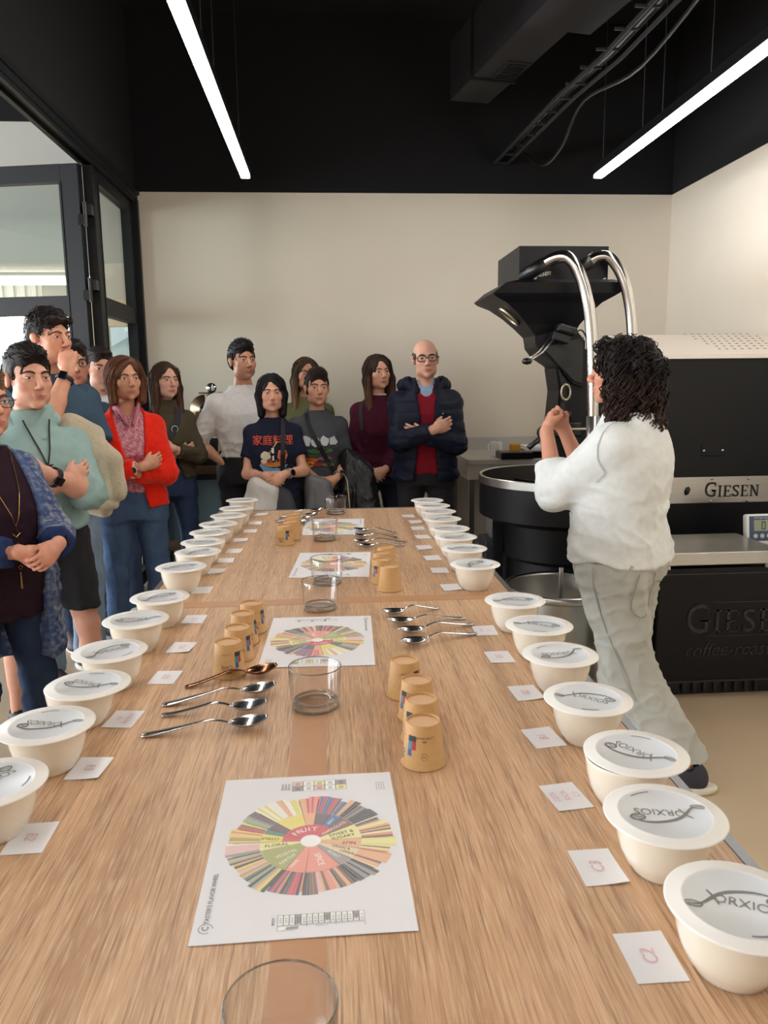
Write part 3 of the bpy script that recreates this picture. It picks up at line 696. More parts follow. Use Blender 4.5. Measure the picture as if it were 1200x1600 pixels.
# ------------------------------------------------------------------ spoons
def spoon_meshes(L, m, style):
    bl, bw, bd = 0.056, 0.0195, 0.010           # bowl length, half width, depth; handle end at x=0, bowl tip at x=L
    b = MB(); b.smooth = True; nu, nv = 14, 10; vs = []; fs = []
    for s in (0, 1):
        for i in range(nu+1):
            u = i/nu; x = L-bl+bl*u; hw = bw*math.sin(PI*min(1, (u*0.92+0.04)))**0.62*(1.0-0.18*(1-u))
            for j in range(nv+1):
                q = j/nv*2-1; z = 0.0125-bd*(1-q*q)*math.sin(PI*min(1, u*0.93+0.05))**0.8+0.004*u*u
                vs.append((x, q*hw, max(0.0006, z)-0.0009*s+0.0006))
    n = (nu+1)*(nv+1)
    for i in range(nu):
        for j in range(nv):
            a = i*(nv+1)+j; fs.append((a, a+nv+1, a+nv+2, a+1)); fs.append((n+a, n+a+1, n+a+nv+2, n+a+nv+1))
    for i in range(nu):
        for j in (0, nv): a = i*(nv+1)+j; fs.append((a, a+nv+1, n+a+nv+1, n+a))
    for j in range(nv):
        for i in (0, nu): a = i*(nv+1)+j; fs.append((a, a+1, n+a+1, n+a))
    b.add(vs, fs); me_b = b.mesh('spoon_bowl', m)
    h = MB(); h.smooth = True; pts = []; rs = []; N = 16; hl = L-bl+0.004
    for i in range(N+1):
        u = i/N; x = hl*u
        z = float(np.interp(u, [0, .15, .45, .72, .86, 1.0], [.0026, .0040, .0110, .0185, .0165, .0110]))
        pts.append((x, 0, z)); rs.append((0.0070*(.8+2*u) if u < 0.10 else 0.0070-0.0042*min(1, (u-0.10)/0.5)) if style else 0.0052-0.0018*u)
    h.tube(pts, [r*1.2 for r in rs], 8, flat=(1.0, 0.34)); me_h = h.mesh('spoon_handle', m)
    return me_b, me_h
SP = [('s', [(-0.2482, 1.2513, -0.1017, 1.3054, 'c'), (-0.2706, 1.1807, -0.096, 1.2177, 's'), (-0.2636, 1.1419, -0.1061, 1.1467, 's'), (-0.2777, 1.0736, -0.1007, 1.0883, 's')], 'left of the second tumbler'),
      ('t', [(0.2359, 1.6586, 0.1089, 1.6056, 's'), (0.2814, 1.5792, 0.1145, 1.5442, 's'), (0.2914, 1.5369, 0.1283, 1.4757, 's'), (0.2854, 1.4772, 0.1341, 1.4097, 's')], 'on the right of the near table'),
      ('u', [(0.2236, 2.5393, 0.0729, 2.5727, 's'), (0.2215, 2.4606, 0.0715, 2.4621, 's'), (0.2403, 2.3869, 0.0746, 2.3735, 's'), (0.2275, 2.3399, 0.0806, 2.3017, 's')], 'on the right of the far table'),
      ('v', [(-0.1735, 2.9432, -0.0272, 3.0008, 's'), (-0.1893, 2.9027, -0.0411, 2.8981, 's'), (-0.1859, 2.8745, -0.0543, 2.8157, 's'), (-0.198, 2.8155, -0.0736, 2.7387, 's')], 'at the far end of the table')]
SCACHE = {}
for key, lst, lab in SP:
    for i, (x0, y0, x1, y1, mt) in enumerate(lst):
        L = round(math.hypot(x1-x0, y1-y0), 2); ck = (L, mt, (i+len(key)) % 2)
        if ck not in SCACHE: SCACHE[ck] = spoon_meshes(L, M_COPPER if mt == 'c' else M_CHROME, i % 2)
        pos = ['farthest of four', 'third nearest of four', 'second nearest of four', 'nearest of four'][i]
        r = empty('spoon', (x0, y0, T+0.0005), math.atan2(y1-y0, x1-x0), ('bronze coloured spoon, ' if mt == 'c' else 'shiny steel spoon, ')+pos+' '+lab, 'spoon', 'tasting spoons')
        link('spoon_bowl', SCACHE[ck][0], r); link('spoon_handle', SCACHE[ck][1], r)
# ------------------------------------------------------------------ the drum coffee roaster
def serif(mb, body, x, z, size, yplane, depth=.002, M=None):
    """upright serif capitals on a plane facing -y, with slab feet"""
    cx = x
    W = {'G': .80, 'I': .42, 'E': .70, 'S': .62, 'N': .84}
    for i, ch in enumerate(body):
        sz = size*(1.0 if i == 0 or i == len(body)-1 and False else .78); w = W.get(ch, .6)*sz; st = .13*sz; hs_ = .07*sz
        def r(x0, z0, x1, z1): mb.box((cx+x0, yplane-depth, z+z0), (cx+x1, yplane, z+z1))
        if ch == 'I':
            r(w/2-st/2, 0, w/2+st/2, sz); r(w*.12, 0, w*.88, hs_); r(w*.12, sz-hs_, w*.88, sz)
        elif ch == 'E':
            r(w*.14, 0, w*.14+st, sz); r(0, 0, w*.92, hs_); r(0, sz-hs_, w*.88, sz); r(w*.14, sz*.47, w*.66, sz*.47+hs_)
            r(w*.86, 0, w*.92, sz*.24); r(w*.82, sz*.78, w*.88, sz); r(w*.62, sz*.38, w*.67, sz*.62)
        elif ch == 'N':
            r(w*.14, 0, w*.14+hs_, sz); r(w*.80, 0, w*.80+hs_, sz); r(0, 0, w*.34, hs_); r(0, sz-hs_, w*.22, sz); r(w*.66, sz-hs_, w*.98, sz)
            mb.prism([(cx+w*.08, z+sz), (cx+w*.26, z+sz), (cx+w*.88, z), (cx+w*.74, z)], yplane-depth, yplane, 'Y')
        else:
            v, f = text_data(ch, sz*1.30); mx = min(p.x for p in v); mz = min(p.y for p in v); X = max(p.x for p in v)-mx; Zz = max(p.y for p in v)-mz
            vs = [(cx+(p.x-mx)/X*w*.92, yplane-depth, z+(p.y-mz)/Zz*sz*1.02) for p in v]; mb.add(vs, f)
            if ch == 'G': r(w*.60, sz*.40, w*1.0, sz*.40+hs_); r(w*.86, sz*.72, w*.92, sz)
            if ch == 'S': r(0, 0, w*.06, sz*.28); r(w*.82, sz*.74, w*.88, sz)
        cx += w+.09*size
    return cx
RO = empty('coffee_roaster', (1.6, 4.2, 0), 0, 'large black drum coffee roaster with hopper, steel pipes and cooling bin', 'coffee roaster')
RO_INV = Matrix.Translation((-1.6, -4.2, 0))
def part(mb, name, m, parent=RO, smooth=None):
    o = mb.build(name, m, parent, smooth=smooth)
    if parent is RO: o.matrix_parent_inverse = RO_INV
    return o
M_EMB = mat('black_emboss', rgb(36, 37, 42), 0.25)
m = MB(); m.box((1.66, 3.95, .10), (2.60, 4.60, 1.575), bev=.006); part(m, 'drum_housing', M_BLACKM)
# sloped perforated cover: flat dark discs on the sheet paint the shade inside its holes
sh = MB(); sh.prism([(3.93, 1.575), (4.62, 1.575), (4.62, 1.712), (4.50, 1.712)], 1.62, 2.62, 'X')
cov = part(sh, 'top_cover', mat('white_steel_cover', rgb(226, 216, 206), .42, .25))
n_ = Vector((0, 4.50-3.93, 1.712-1.575)).normalized(); nn = Vector((0, -n_.z, n_.y))
dk = mat('perforation_shade', rgb(20, 18, 18), .9); dm = MB(); dm.lathe([(0, .0), (.0085, .0)], 10); me_d = dm.mesh('hole_shade_disc', dk)
for j in range(7):
    for i in range(10):
        x = 2.09+.042*i+.020*(j % 2); 
        if x > 2.60: continue
        t = .16+.43*(j/6)
        p = Vector((x, 3.93, 1.575))+n_*t+nn*.0012
        o = link('hole_shade_disc', me_d, cov); o.location = p; o.rotation_euler = (math.atan2(n_.z, n_.y), 0, 0)
m = MB(); m.box((1.62, 3.925, 1.560), (2.62, 3.955, 1.582)); part(m, 'cover_edge', mat('white_steel_cover', rgb(226, 216, 206)))
# name plate
m = MB(); m.box((1.768, 3.945, .805), (2.60, 3.951, .945), bev=.002); pl = part(m, 'name_plate', M_STEEL)
m = MB(); serif(m, 'GIESEN', 1.985, .838, .078, 3.944, .003); m.build('lettering', mat('plate_black', rgb(24, 24, 26), .5), pl)
m = MB(); m.smooth = True
vs = []; 
m.tube([(1.880, 3.9435, .850), (1.884, 3.9435, .862), (1.892, 3.9435, .884), (1.894, 3.9435, .896)], [.003, .013, .013, .003], 10, flat=(1, 1)); m.build('bean_emblem', mat('plate_black', rgb(24, 24, 26), .5), pl)
bolt = MB(); bolt.smooth = True; bolt.lathe([(.0075, 0), (.0075, .003), (.004, .005), (0, .0055)], 12); me_bolt = bolt.mesh('bolt', M_STEEL_S)
for x, z in ((1.785, .93), (1.785, .82), (2.02, .935), (2.02, .815), (2.22, .932), (2.22, .815), (2.42, .93)):
    o = link('bolt', me_bolt, pl); o.location = (x, 3.945, z); o.rotation_euler = (PI/2, 0, 0)
m = MB(); m.box((1.955, 3.945, 1.055), (2.08, 3.952, 1.115), bev=.003); hp_ = part(m, 'inspection_plate', M_BLACKM)
for x in (1.967, 2.068):
    o = link('bolt', me_bolt, hp_); o.location = (x, 3.945, 1.085); o.rotation_euler = (PI/2, 0, 0)
# front plate and columns behind the cooling bin
m = MB(); m.prism([(1.19, .30), (1.72, .30), (1.72, 1.62), (1.30, 1.62), (1.215, 1.52), (1.235, 1.40), (1.215, 1.15)], 4.12, 4.34, 'Y'); part(m, 'front_plate', M_BLACKM)
m = MB(); m.prism([(1.222, 1.52), (1.245, 1.41), (1.236, 1.20), (1.228, 1.16), (1.26, 1.16), (1.27, 1.45)], 4.10, 4.12, 'Y'); part(m, 'plate_rim', M_BLACKS)
# hopper box
m = MB(); m.box((.977, 4.0, 1.955), (1.438, 4.49, 2.125), bev=.003); hb_ = part(m, 'hopper_box', M_BLACKM)
for x, z in ((1.0, 1.965), (1.42, 1.965)):
    o = link('bolt', me_bolt, hb_); o.location = (x, 4.0, z); o.rotation_euler = (PI/2, 0, 0)
# hopper funnel: square sections with concave flanks
secs = [(1.960, .975, 1.46, 3.985, 4.50), (1.945, .905, 1.53, 3.975, 4.52), (1.895, .845, 1.50, 3.985, 4.51), (1.880, .860, 1.475, 3.995, 4.50), (1.85, .925, 1.420, 4.02, 4.47), (1.80, .990, 1.370, 4.05, 4.43), (1.745, 1.045, 1.325, 4.08, 4.39), (1.69, 1.095, 1.300, 4.10, 4.36), (1.63, 1.103, 1.300, 4.11, 4.35)]
m = MB(); vs = []; fs = []
for z, x0, x1, y0, y1 in secs: vs += [(x0, y0, z), (x1, y0, z), (x1, y1, z), (x0, y1, z)]
for i in range(len(secs)-1):
    for k in range(4): fs.append((i*4+k, i*4+(k+1) % 4, i*4+4+(k+1) % 4, i*4+4+k))
fs += [(0, 1, 2, 3), tuple((len(secs)-1)*4+k for k in (3, 2, 1, 0))]
m.add(vs, fs); fu = part(m, 'hopper_funnel', M_BLACKM)
m = MB(); m.prism([(1.100, 1.69), (1.300, 1.73), (1.36, 1.66), (1.36, 1.42), (1.30, 1.44), (1.215, 1.535), (1.14, 1.585), (1.105, 1.63)], 4.09, 4.36, 'Y'); part(m, 'chute', M_BLACKM)
m = MB(); m.prism([(1.125, 1.625), (1.155, 1.60), (1.30, 1.455), (1.345, 1.44), (1.345, 1.68)], 4.075, 4.092, 'Y'); part(m, 'chute_side_plate', M_BLACKS)
g = MB(); g.smooth = True; g.ring((0, 0, 0), .062, .009, 28, 8, sy=.62)
_e = Vector((.752, 0, -.658)); _n = Vector((-.658, 0, -.752)); _y = _n.cross(_e)
part(g, 'sight_glass_ring', mat('brass_ring', rgb(190, 176, 150), .35, .8)).matrix_local = RO_INV @ Matrix(((_e.x, _y.x, _n.x, .978), (_e.y, _y.y, _n.y, 4.20), (_e.z, _y.z, _n.z, 1.795), (0, 0, 0, 1)))
g = MB(); g.smooth = True; g.ring((1.262, 4.085, 1.395), .040, .008, 24, 8, axis='Y', sx=.62); part(g, 'sight_glass_ring', mat('brass_ring', rgb(190, 176, 150), .35, .8))
# lever under the hopper
m = MB(); m.box((1.16, 4.0, 1.655), (1.255, 4.09, 1.70), Matrix.Translation((1.2, 4.05, 1.68)) @ Matrix.Rotation(.28, 4, 'Y') @ Matrix.Translation((-1.2, -4.05, -1.68)), bev=.006); m.box((1.17, 3.985, 1.70), (1.275, 4.07, 1.745), Matrix.Translation((1.2, 4.05, 1.68)) @ Matrix.Rotation(.28, 4, 'Y') @ Matrix.Translation((-1.2, -4.05, -1.68)), bev=.012); part(m, 'valve_actuator', M_BLACKS)
m = MB(); m.smooth = True
m.tube([(1.15, 4.03, 1.672), (1.085, 3.98, 1.605), (1.02, 3.95, 1.56)], .006, 6); m.tube([(1.17, 4.01, 1.672), (1.10, 3.97, 1.60), (1.045, 3.95, 1.565)], .006, 6); lv = part(m, 'lever', M_STEEL)
m = MB(); m.smooth = True; m.lathe([(0, -.018), (.02, -.013), (.028, 0), (.02, .013), (0, .018)], 14, Matrix.Translation((1.015, 3.95, 1.555))); m.build('lever_knob', M_BLACKS, lv)
m = MB(); m.smooth = True; m.tube(smooth_path([(1.26, 4.0, 1.69), (1.31, 4.0, 1.71), (1.36, 4.05, 1.66)], 5), .004, 5); part(m, 'cable', M_BLACKS)
# steel aspiration pipes
def pipe(pts, r, name='steel_pipe'):
    q = MB(); q.smooth = True; q.tube(smooth_path(pts, 6), r, 20); return part(q, name, M_STEEL_S)
a1 = [(1.135, 3.90, 2.052), (1.182, 3.87, 2.050), (1.225, 3.85, 2.000), (1.260, 3.84, 1.915), (1.285, 3.83, 1.815), (1.303, 3.83, 1.70), (1.315, 3.83, 1.56), (1.325, 3.83, 1.31), (1.333, 3.83, 1.00)]
p1_ = pipe([(1.090, 3.93, 2.030)]+a1, .030)
m = MB(); m.smooth = True; m.tube([(1.00, 4.02, 1.975), (1.10, 3.925, 2.034)], .034, 16); part(m, 'pipe_collar', M_BLACKS)
m = MB(); m.smooth = True; m.tube([(1.327, 3.83, 1.28), (1.334, 3.83, .60)], .034, 20); part(m, 'pipe_sleeve', M_STEEL)
p2_ = pipe([(1.335, 3.99, 2.045), (1.375, 3.97, 2.066), (1.420, 3.95, 2.062), (1.465, 3.94, 2.010), (1.50, 3.93, 1.935), (1.527, 3.93, 1.84), (1.545, 3.93, 1.73), (1.560, 3.93, 1.56), (1.568, 3.93, 1.34), (1.585, 3.96, 1.20), (1.64, 4.02, 1.13), (1.70, 4.06, 1.11)], .028)
m = MB(); m.smooth = True; m.tube([(1.26, 4.02, 2.000), (1.345, 3.982, 2.050)], .032, 16); part(m, 'pipe_collar', M_BLACKS)
# little chrome type plates on the hopper front
for (x, z) in ((1.10, 1.99), (1.37, 2.085)):
    t = MB(); v, f = text_data('giesen', .042)
    t.add([(x+q.x*.8+.25*q.y, 3.995, z+q.y+.12*q.x) for q in v], f); part(t, 'chrome_lettering', M_STEEL_S)
# sampling port, drum door handle
m = MB(); m.box((1.19, 4.03, 1.16), (1.34, 4.12, 1.24), bev=.01); m.cyl((1.15, 4.02, 1.265), (1.27, 4.02, 1.275), .022, n=12); m.cyl((1.24, 4.0, 1.22), (1.24, 4.12, 1.22), .02, n=12); part(m, 'drum_door', M_BLACKS)
m = MB(); m.cyl((1.17, 3.99, 1.24), (1.195, 4.02, 1.20), .016, n=10); m.box((1.22, 4.01, 1.175), (1.265, 4.03, 1.20)); m.cyl((1.27, 4.0, 1.205), (1.36, 4.0, 1.205), .006, n=8); part(m, 'door_fitting', mat('cream_fitting', rgb(196, 186, 166), .5))
m = MB(); m.smooth = True; m.lathe([(0, .03), (.020, .029), (.033, .018), (.036, 0), (.033, -.016), (0, -.02)], 20, Matrix.Translation((1.02, 3.62, 1.215)) @ Matrix.Rotation(PI/2, 4, 'X')); hd_ = part(m, 'sampler_cap', M_BLACKS)
m = MB(); m.smooth = True; m.cyl((1.005, 3.61, 1.195), (.94, 3.60, 1.145), .011, .013, 10); m.build('sampler_handle', M_BLACKS, hd_)
v, f = text_data('E/M', .026); m = MB(); m.add([(1.02+q.x*.8, 3.588, 1.218+q.y) for q in v], f); m.build('cap_lettering', M_PAPER, hd_)
m = MB(); m.cyl((1.04, 3.64, 1.215), (1.22, 4.06, 1.21), .014, n=10); m.build('sampler_rod', M_BLACKS, hd_)
# cooling bin
CX, CY, CR_, CZ_ = 1.175, 3.72, .435, 1.005
m = MB(); m.smooth = True; m.lathe([(CR_-.012, CZ_-.04), (CR_-.012, CZ_), (CR_, CZ_+.004), (CR_+.004, CZ_), (CR_+.004, CZ_-.035), (CR_, CZ_-.037)], 64, Matrix.Translation((CX, CY, 0))); part(m, 'cooling_bin_rim', M_STEEL, smooth=40)
m = MB(); m.smooth = True; m.lathe([(CR_, CZ_-.036), (CR_, CZ_-.19), (CR_-.05, CZ_-.215), (CR_-.11, CZ_-.23)], 64, Matrix.Translation((CX, CY, 0))); part(m, 'cooling_bin_wall', M_BLACKM, smooth=40)
m = MB(); m.smooth = True; m.lathe([(CR_-.013, CZ_-.002), (CR_-.014, CZ_-.13), (0, CZ_-.13)], 64, Matrix.Translation((CX, CY, 0))); part(m, 'cooling_tray', mat('perforated_tray', rgb(70, 66, 64), .45, .7), smooth=40)
m = MB(); m.cyl((CX, CY, CZ_-.13), (CX, CY, CZ_-.03), .03, n=16)
for k in range(4):
    a = k*PI/2+.5; m.box((0, -.008, CZ_-.10), (.38, .008, CZ_-.06), Matrix.Translation((CX, CY, 0)) @ Matrix.Rotation(a, 4, 'Z'))
part(m, 'stirring_arms', M_BLACKS)
m = MB(); m.smooth = True; m.lathe([(.335, CZ_-.22), (.325, .62), (.30, .60), (.30, .02), (.31, 0)], 48, Matrix.Translation((CX, CY, 0))); part(m, 'cooling_bin_base', M_BLACKM, smooth=40)
m = MB(); m.box((CX-.37, CY-.03, .0), (CX-.33, CY+.03, CZ_-.2)); part(m, 'support_post', M_BLACKM)
# lower cabinet with embossed lettering
m = MB(); m.box((1.46, 3.28, .085), (2.62, 3.94, .60), bev=.008); m.box((1.44, 3.265, .60), (2.62, 3.96, .625), bev=.004); cb = part(m, 'lower_cabinet', M_BLACKM)
m = MB(); m.box((1.50, 3.34, .0), (2.6, 3.9, .085)); part(m, 'plinth', M_BLACKS)
m = MB(); m.box((1.455, 3.276, .082), (2.62, 3.281, .092)); m.box((1.455, 3.276, .592), (2.62, 3.281, .600)); m.build('edge_trim', M_EMB, cb).matrix_parent_inverse = Matrix.Identity(4)
m = MB(); serif(m, 'GIESEN', 1.600, .318, .135, 3.279, .004); m.build('embossed_lettering', M_EMB, cb)
v, f = text_data('coffee-roasters', .088, align='LEFT'); m = MB(); m.add([(1.60+q.x*.95+.25*q.y, 3.2755, .236+q.y) for q in v], f); m.box((1.72, 3.277, .458), (2.2, 3.280, .462)); m.box((1.70, 3.277, .300), (2.2, 3.280, .304)); m.build('embossed_lettering', M_EMB, cb)
for k in range(8):
    m = MB(); m.box((1.62+.05*k, 3.325, .015), (1.635+.05*k, 3.34, .075)); part(m, 'vent_slat', M_EMB)

# bench scale on the cabinet
sc_ = empty('bench_scale', (1.72, 3.36, .625), 0, 'steel platform bench scale standing on the roaster cabinet', 'scale')
m = MB(); m.box((-.27, -.135, .022), (.28, .27, .080), bev=.004); m.build('platform', M_STEEL, sc_)
for x in (-.23, .23):
    for y in (-.10, .22): MB().cyl((x, y, 0), (x, y, .024), .014, n=10).build('foot', M_STEEL_S, sc_)
ds = empty('scale_display', (2.15, 3.60, .625), 0, 'white scale display unit showing digits at the right picture edge', 'display')
Md = Matrix.Rotation(-.15, 4, 'X')
m = MB(); m.box((-.115, -.012, .03), (.115, .028, .175), Md, bev=.012); m.build('housing', mat('white_plastic', rgb(232, 230, 226), .4), ds)
m = MB(); m.box((-.100, -.0145, .043), (.100, -.011, .165), Md, bev=.001); m.build('fascia', mat('blue_grey_fascia', rgb(70, 86, 112), .4), ds)
m = MB(); m.box((-.078, -.0165, .092), (.080, -.014, .146), Md); m.build('lcd', mat('lcd_green_grey', rgb(158, 166, 140), .25), ds)
for i, segs in enumerate(('abcdef', 'abcdef', 'abcdef')):
    d = MB(); x0 = -.040+.034*i; z0 = .099; w_, h_ = .020, .040; t_ = .0045; y_ = -.0172
    R_ = {'a': (0, h_-t_, w_, h_), 'd': (0, 0, w_, t_), 'b': (w_-t_, h_/2, w_, h_-.002), 'c': (w_-t_, .002, w_, h_/2-.001), 'e': (0, .002, t_, h_/2-.001), 'f': (0, h_/2, t_, h_-.002)}
    for s_ in segs: a, b, c, e = R_[s_]; d.box((x0+a, y_, z0+b), (x0+c, y_+.001, z0+e), Md)
    d.build('digit', M_PRINTK, ds)
for i in range(4): MB().tube([(-.070+.034*i, -.016, .068), (-.070+.034*i, -.0135, .068)], .011, 14, Md).build('button', mat('pale_button', rgb(206, 204, 206), .5), ds)
v, f = text_data('METTLER TOLEDO', .011, align='LEFT'); m = MB(); m.add([Md @ Vector((-.078+q.x, -.0165, .1555+q.y)) for q in v], f); m.build('lettering', M_PAPER, ds)
MB().box((-.07, -.03, 0), (.07, .06, .032), bev=.004).build('stand', mat('white_plastic', rgb(232, 230, 226), .4), ds)

# steel bin beside the table
bn = empty('steel_bin', (0.968, 3.13, 0), 0, 'round stainless steel bin with upright rod between table and roaster', 'bin')
m = MB(); m.smooth = True; m.lathe([(.222, 0), (.226, .575), (.232, .58), (.232, .598), (.224, .601), (.218, .595), (.214, .46), (.10, .32), (0, .31)], 56); m.build('bin_wall', mat('worn_steel', rgb(168, 166, 160), .35, 1.0, noise=.15, nscale=6), bn, smooth=40)
m = MB(); m.smooth = True; m.lathe([(.228, .575), (.238, .583), (.238, .603), (.226, .607)], 56); m.build('rim_band', M_STEEL, bn)
MB().cyl((.0, 0, .31), (.0, 0, .68), .010, n=10).build('rod', M_STEEL, bn)

# steel work bench with small things at the back wall
wb = empty('steel_bench', (1.25, 5.45, 0), 0, 'stainless steel work bench against the back wall beside the roaster', 'bench')
M_BENCH = mat('bench_steel', rgb(196, 192, 186), .5, .45)
m = MB(); m.box((-.32, -.30, .90), (1.30, .50, .935), bev=.003); m.build('bench_top', M_BENCH, wb)
m = MB(); m.box((-.32, .48, .935), (1.30, .50, 1.03), bev=.002); m.build('backsplash', M_BENCH, wb)
m = MB(); m.box((-.32, -.29, .80), (-.02, .48, .90)); m.build('drawer_box', M_BENCH, wb)
for x in (-.30, 1.26):
    for y in (-.27, .45): MB().box((x, y, 0), (x+.035, y+.035, .90)).build('leg', M_STEEL, wb)
MB().box((-.30, -.26, .22), (1.28, .46, .245)).build('lower_shelf', M_STEEL, wb)
def mug(x, y, z):
    r = empty('mug', (x, y, z), 2.2, 'white mug standing on the steel bench', 'mug')
    m = MB(); m.smooth = True; m.lathe([(0, 0), (.036, 0), (.039, .004), (.040, .098), (.0375, .099), (.036, .008), (0, .006)], 32); m.build('mug_wall', mat('white_mug', rgb(244, 243, 240), .25), r, smooth=50)
    m = MB(); m.smooth = True; m.tube(bez((.038, 0, .085), (.085, 0, .09), (.085, 0, .02), (.038, 0, .022), 10), .006, 8); m.build('handle', mat('white_mug', rgb(244, 243, 240)), r)
mug(1.178, 5.40, .9352)
tb = empty('black_tray', (1.255, 5.19, .9352), 0, 'low black box tray on the steel bench below the mug', 'tray')
m = MB(); m.box((-.10, -.06, 0), (.12, .12, .045), bev=.004); m.build('tray_body', M_BLACKS, tb); m = MB(); m.box((-.09, -.05, .045), (.11, .11, .050)); m.build('tray_lid', mat('grey_lid', rgb(120, 112, 104), .5), tb)
yb = MB(); yb.box((-.034, -.025, 0), (.034, .025, .052), bev=.008); o = yb.build('sponge', mat('amber_sponge', rgb(206, 150, 40), .6, noise=.1, nscale=80)); o.location = (1.262, 5.19, .9854); tag(o, 'amber yellow block sitting on the black tray', 'sponge')
bd = empty('scale_board', (1.52, 5.30, .9352), 0, 'grey slab with a white paper pad on the steel bench', 'board')
m = MB(); m.box((-.20, -.14, .045), (.34, .16, .068), bev=.01); m.build('slab', mat('grey_slab', rgb(176, 176, 176), .5), bd); m = MB(); m.box((-.14, -.10, 0), (.28, .12, .045)); m.build('base', M_BLACKS, bd); m = MB(); m.box((-.17, -.06, .069), (.20, .14, .074)); m.build('paper_pad', M_PAPER, bd)
sp_ = MB(); sp_.smooth = True; sp_.tube([(-.06, 0, .016), (-.03, 0, .018), (.03, .005, .018), (.06, .01, .016)], [.010, .018, .018, .012], 10); o = sp_.build('salmon_brush', mat('salmon_plastic', rgb(226, 122, 92), .5)); o.location = (1.545, 5.185, 1.0025); tag(o, 'salmon orange plastic brush lying on the grey slab', 'brush')
# dispenser under the bench, seen between puffer jacket and cooling bin
gb = empty('steel_canister', (.99, 4.45, 0), 0, 'steel grinder with clear jar standing left of the cooling bin', 'grinder')
m = MB(); m.box((-.10, -.10, .0), (.10, .10, .55), bev=.01); m.build('grinder_body', mat('grinder_grey', rgb(66, 66, 70), .4, .4), gb)
m = MB(); m.smooth = True; m.lathe([(.055, .55), (.075, .60), (.080, .72), (.072, .78), (.05, .80)], 24); m.build('jar', mat('smoked_jar', rgb(110, 108, 110), .2), gb)
m = MB(); m.box((-.10, -.08, .80), (.10, .08, .84), bev=.006); m.build('jar_lid', M_STEEL, gb)
m = MB(); m.box((-.06, -.20, .52), (.16, -.10, .535)); m.build('drip_tray', M_STEEL, gb)

# counter with a small antique sample roaster in the left rear corner
ct = empty('wooden_counter', (-.90, 5.64, 0), 0, 'dark counter with brown wooden top in the rear left corner', 'counter')
m = MB(); m.box((-.36, -.24, .845), (.45, .32, .895), bev=.004); m.build('counter_top', mat('walnut_top', rgb(92, 62, 46), .5, noise=.2, nscale=12, stretch=(1, 8, 8)), ct)
m = MB(); m.box((-.34, -.20, .80), (.43, .30, .845)); m.build('frame', M_BLACKS, ct)
m = MB(); m.box((-.30, -.12, .36), (.40, -.10, .80)); m.build('front_panel', mat('grey_blue_panel', rgb(96, 112, 116), .4), ct)
for x in (-.33, .40):
    for y in (-.19, .27): MB().box((x, y, 0), (x+.03, y+.03, .80)).build('leg', M_BLACKS, ct)
MB().box((-.33, -.18, .30), (.43, .29, .325)).build('shelf', mat('walnut_top', rgb(92, 62, 46)), ct)
cbx = MB(); cbx.box((-.17, -.12, 0), (.17, .12, .17), bev=.003); o = cbx.build('cardboard_box', mat('cardboard', rgb(120, 92, 72), .8)); o.location = (-.86, 5.60, .3255); tag(o, 'brown cardboard box on the shelf under the wooden counter', 'box')
sr = empty('sample_roaster', (-.835, 5.62, .8952), 0, 'small antique sample roaster with brass drum on the wooden counter', 'roaster')
m = MB(); m.box((-.15, -.12, 0), (.15, .14, .30), bev=.006); m.build('cabinet', M_BLACKS, sr)
m = MB(); m.box((-.15, -.124, .19), (.08, -.119, .235)); m.build('label_plate', mat('pale_plate', rgb(190, 188, 180), .5), sr)
M_BRASS = mat('aged_brass', rgb(150, 128, 104), .35, .9)
m = MB(); m.smooth = True; m.lathe([(0, -.02), (.026, -.02), (.03, -.01), (.10, .02), (.105, .03), (.105, .16), (0, .16)], 32, Matrix.Translation((-.03, -.03, .385)) @ Matrix.Rotation(-PI/2, 4, 'X')); m.build('drum', M_BRASS, sr)
m = MB(); m.smooth = True; m.lathe([(0, 0), (.03, 0), (.03, .012), (0, .012)], 20, Matrix.Translation((-.03, -.055, .385)) @ Matrix.Rotation(PI/2, 4, 'X')); m.build('drum_port', M_BLACKS, sr)
m = MB(); m.box((-.11, -.06, .30), (.06, .09, .34)); m.box((-.09, -.05, .34), (.03, .02, .37)); m.build('drum_stand', mat('brown_bronze', rgb(110, 84, 60), .5, .5), sr)
m = MB(); m.cyl((.02, 0, .44), (.02, 0, .50), .05, .05, 20); m.box((-.06, -.06, .495), (.09, .06, .505)); m.build('chimney', mat('brown_bronze', rgb(110, 84, 60), .5, .5), sr)
m = MB(); m.smooth = True; m.lathe([(0, 0), (.035, 0), (.035, .02), (0, .022)], 24, Matrix.Translation((.03, -.05, .535)) @ Matrix.Rotation(PI/2, 4, 'X')); m.build('gauge', M_STEEL_S, sr)
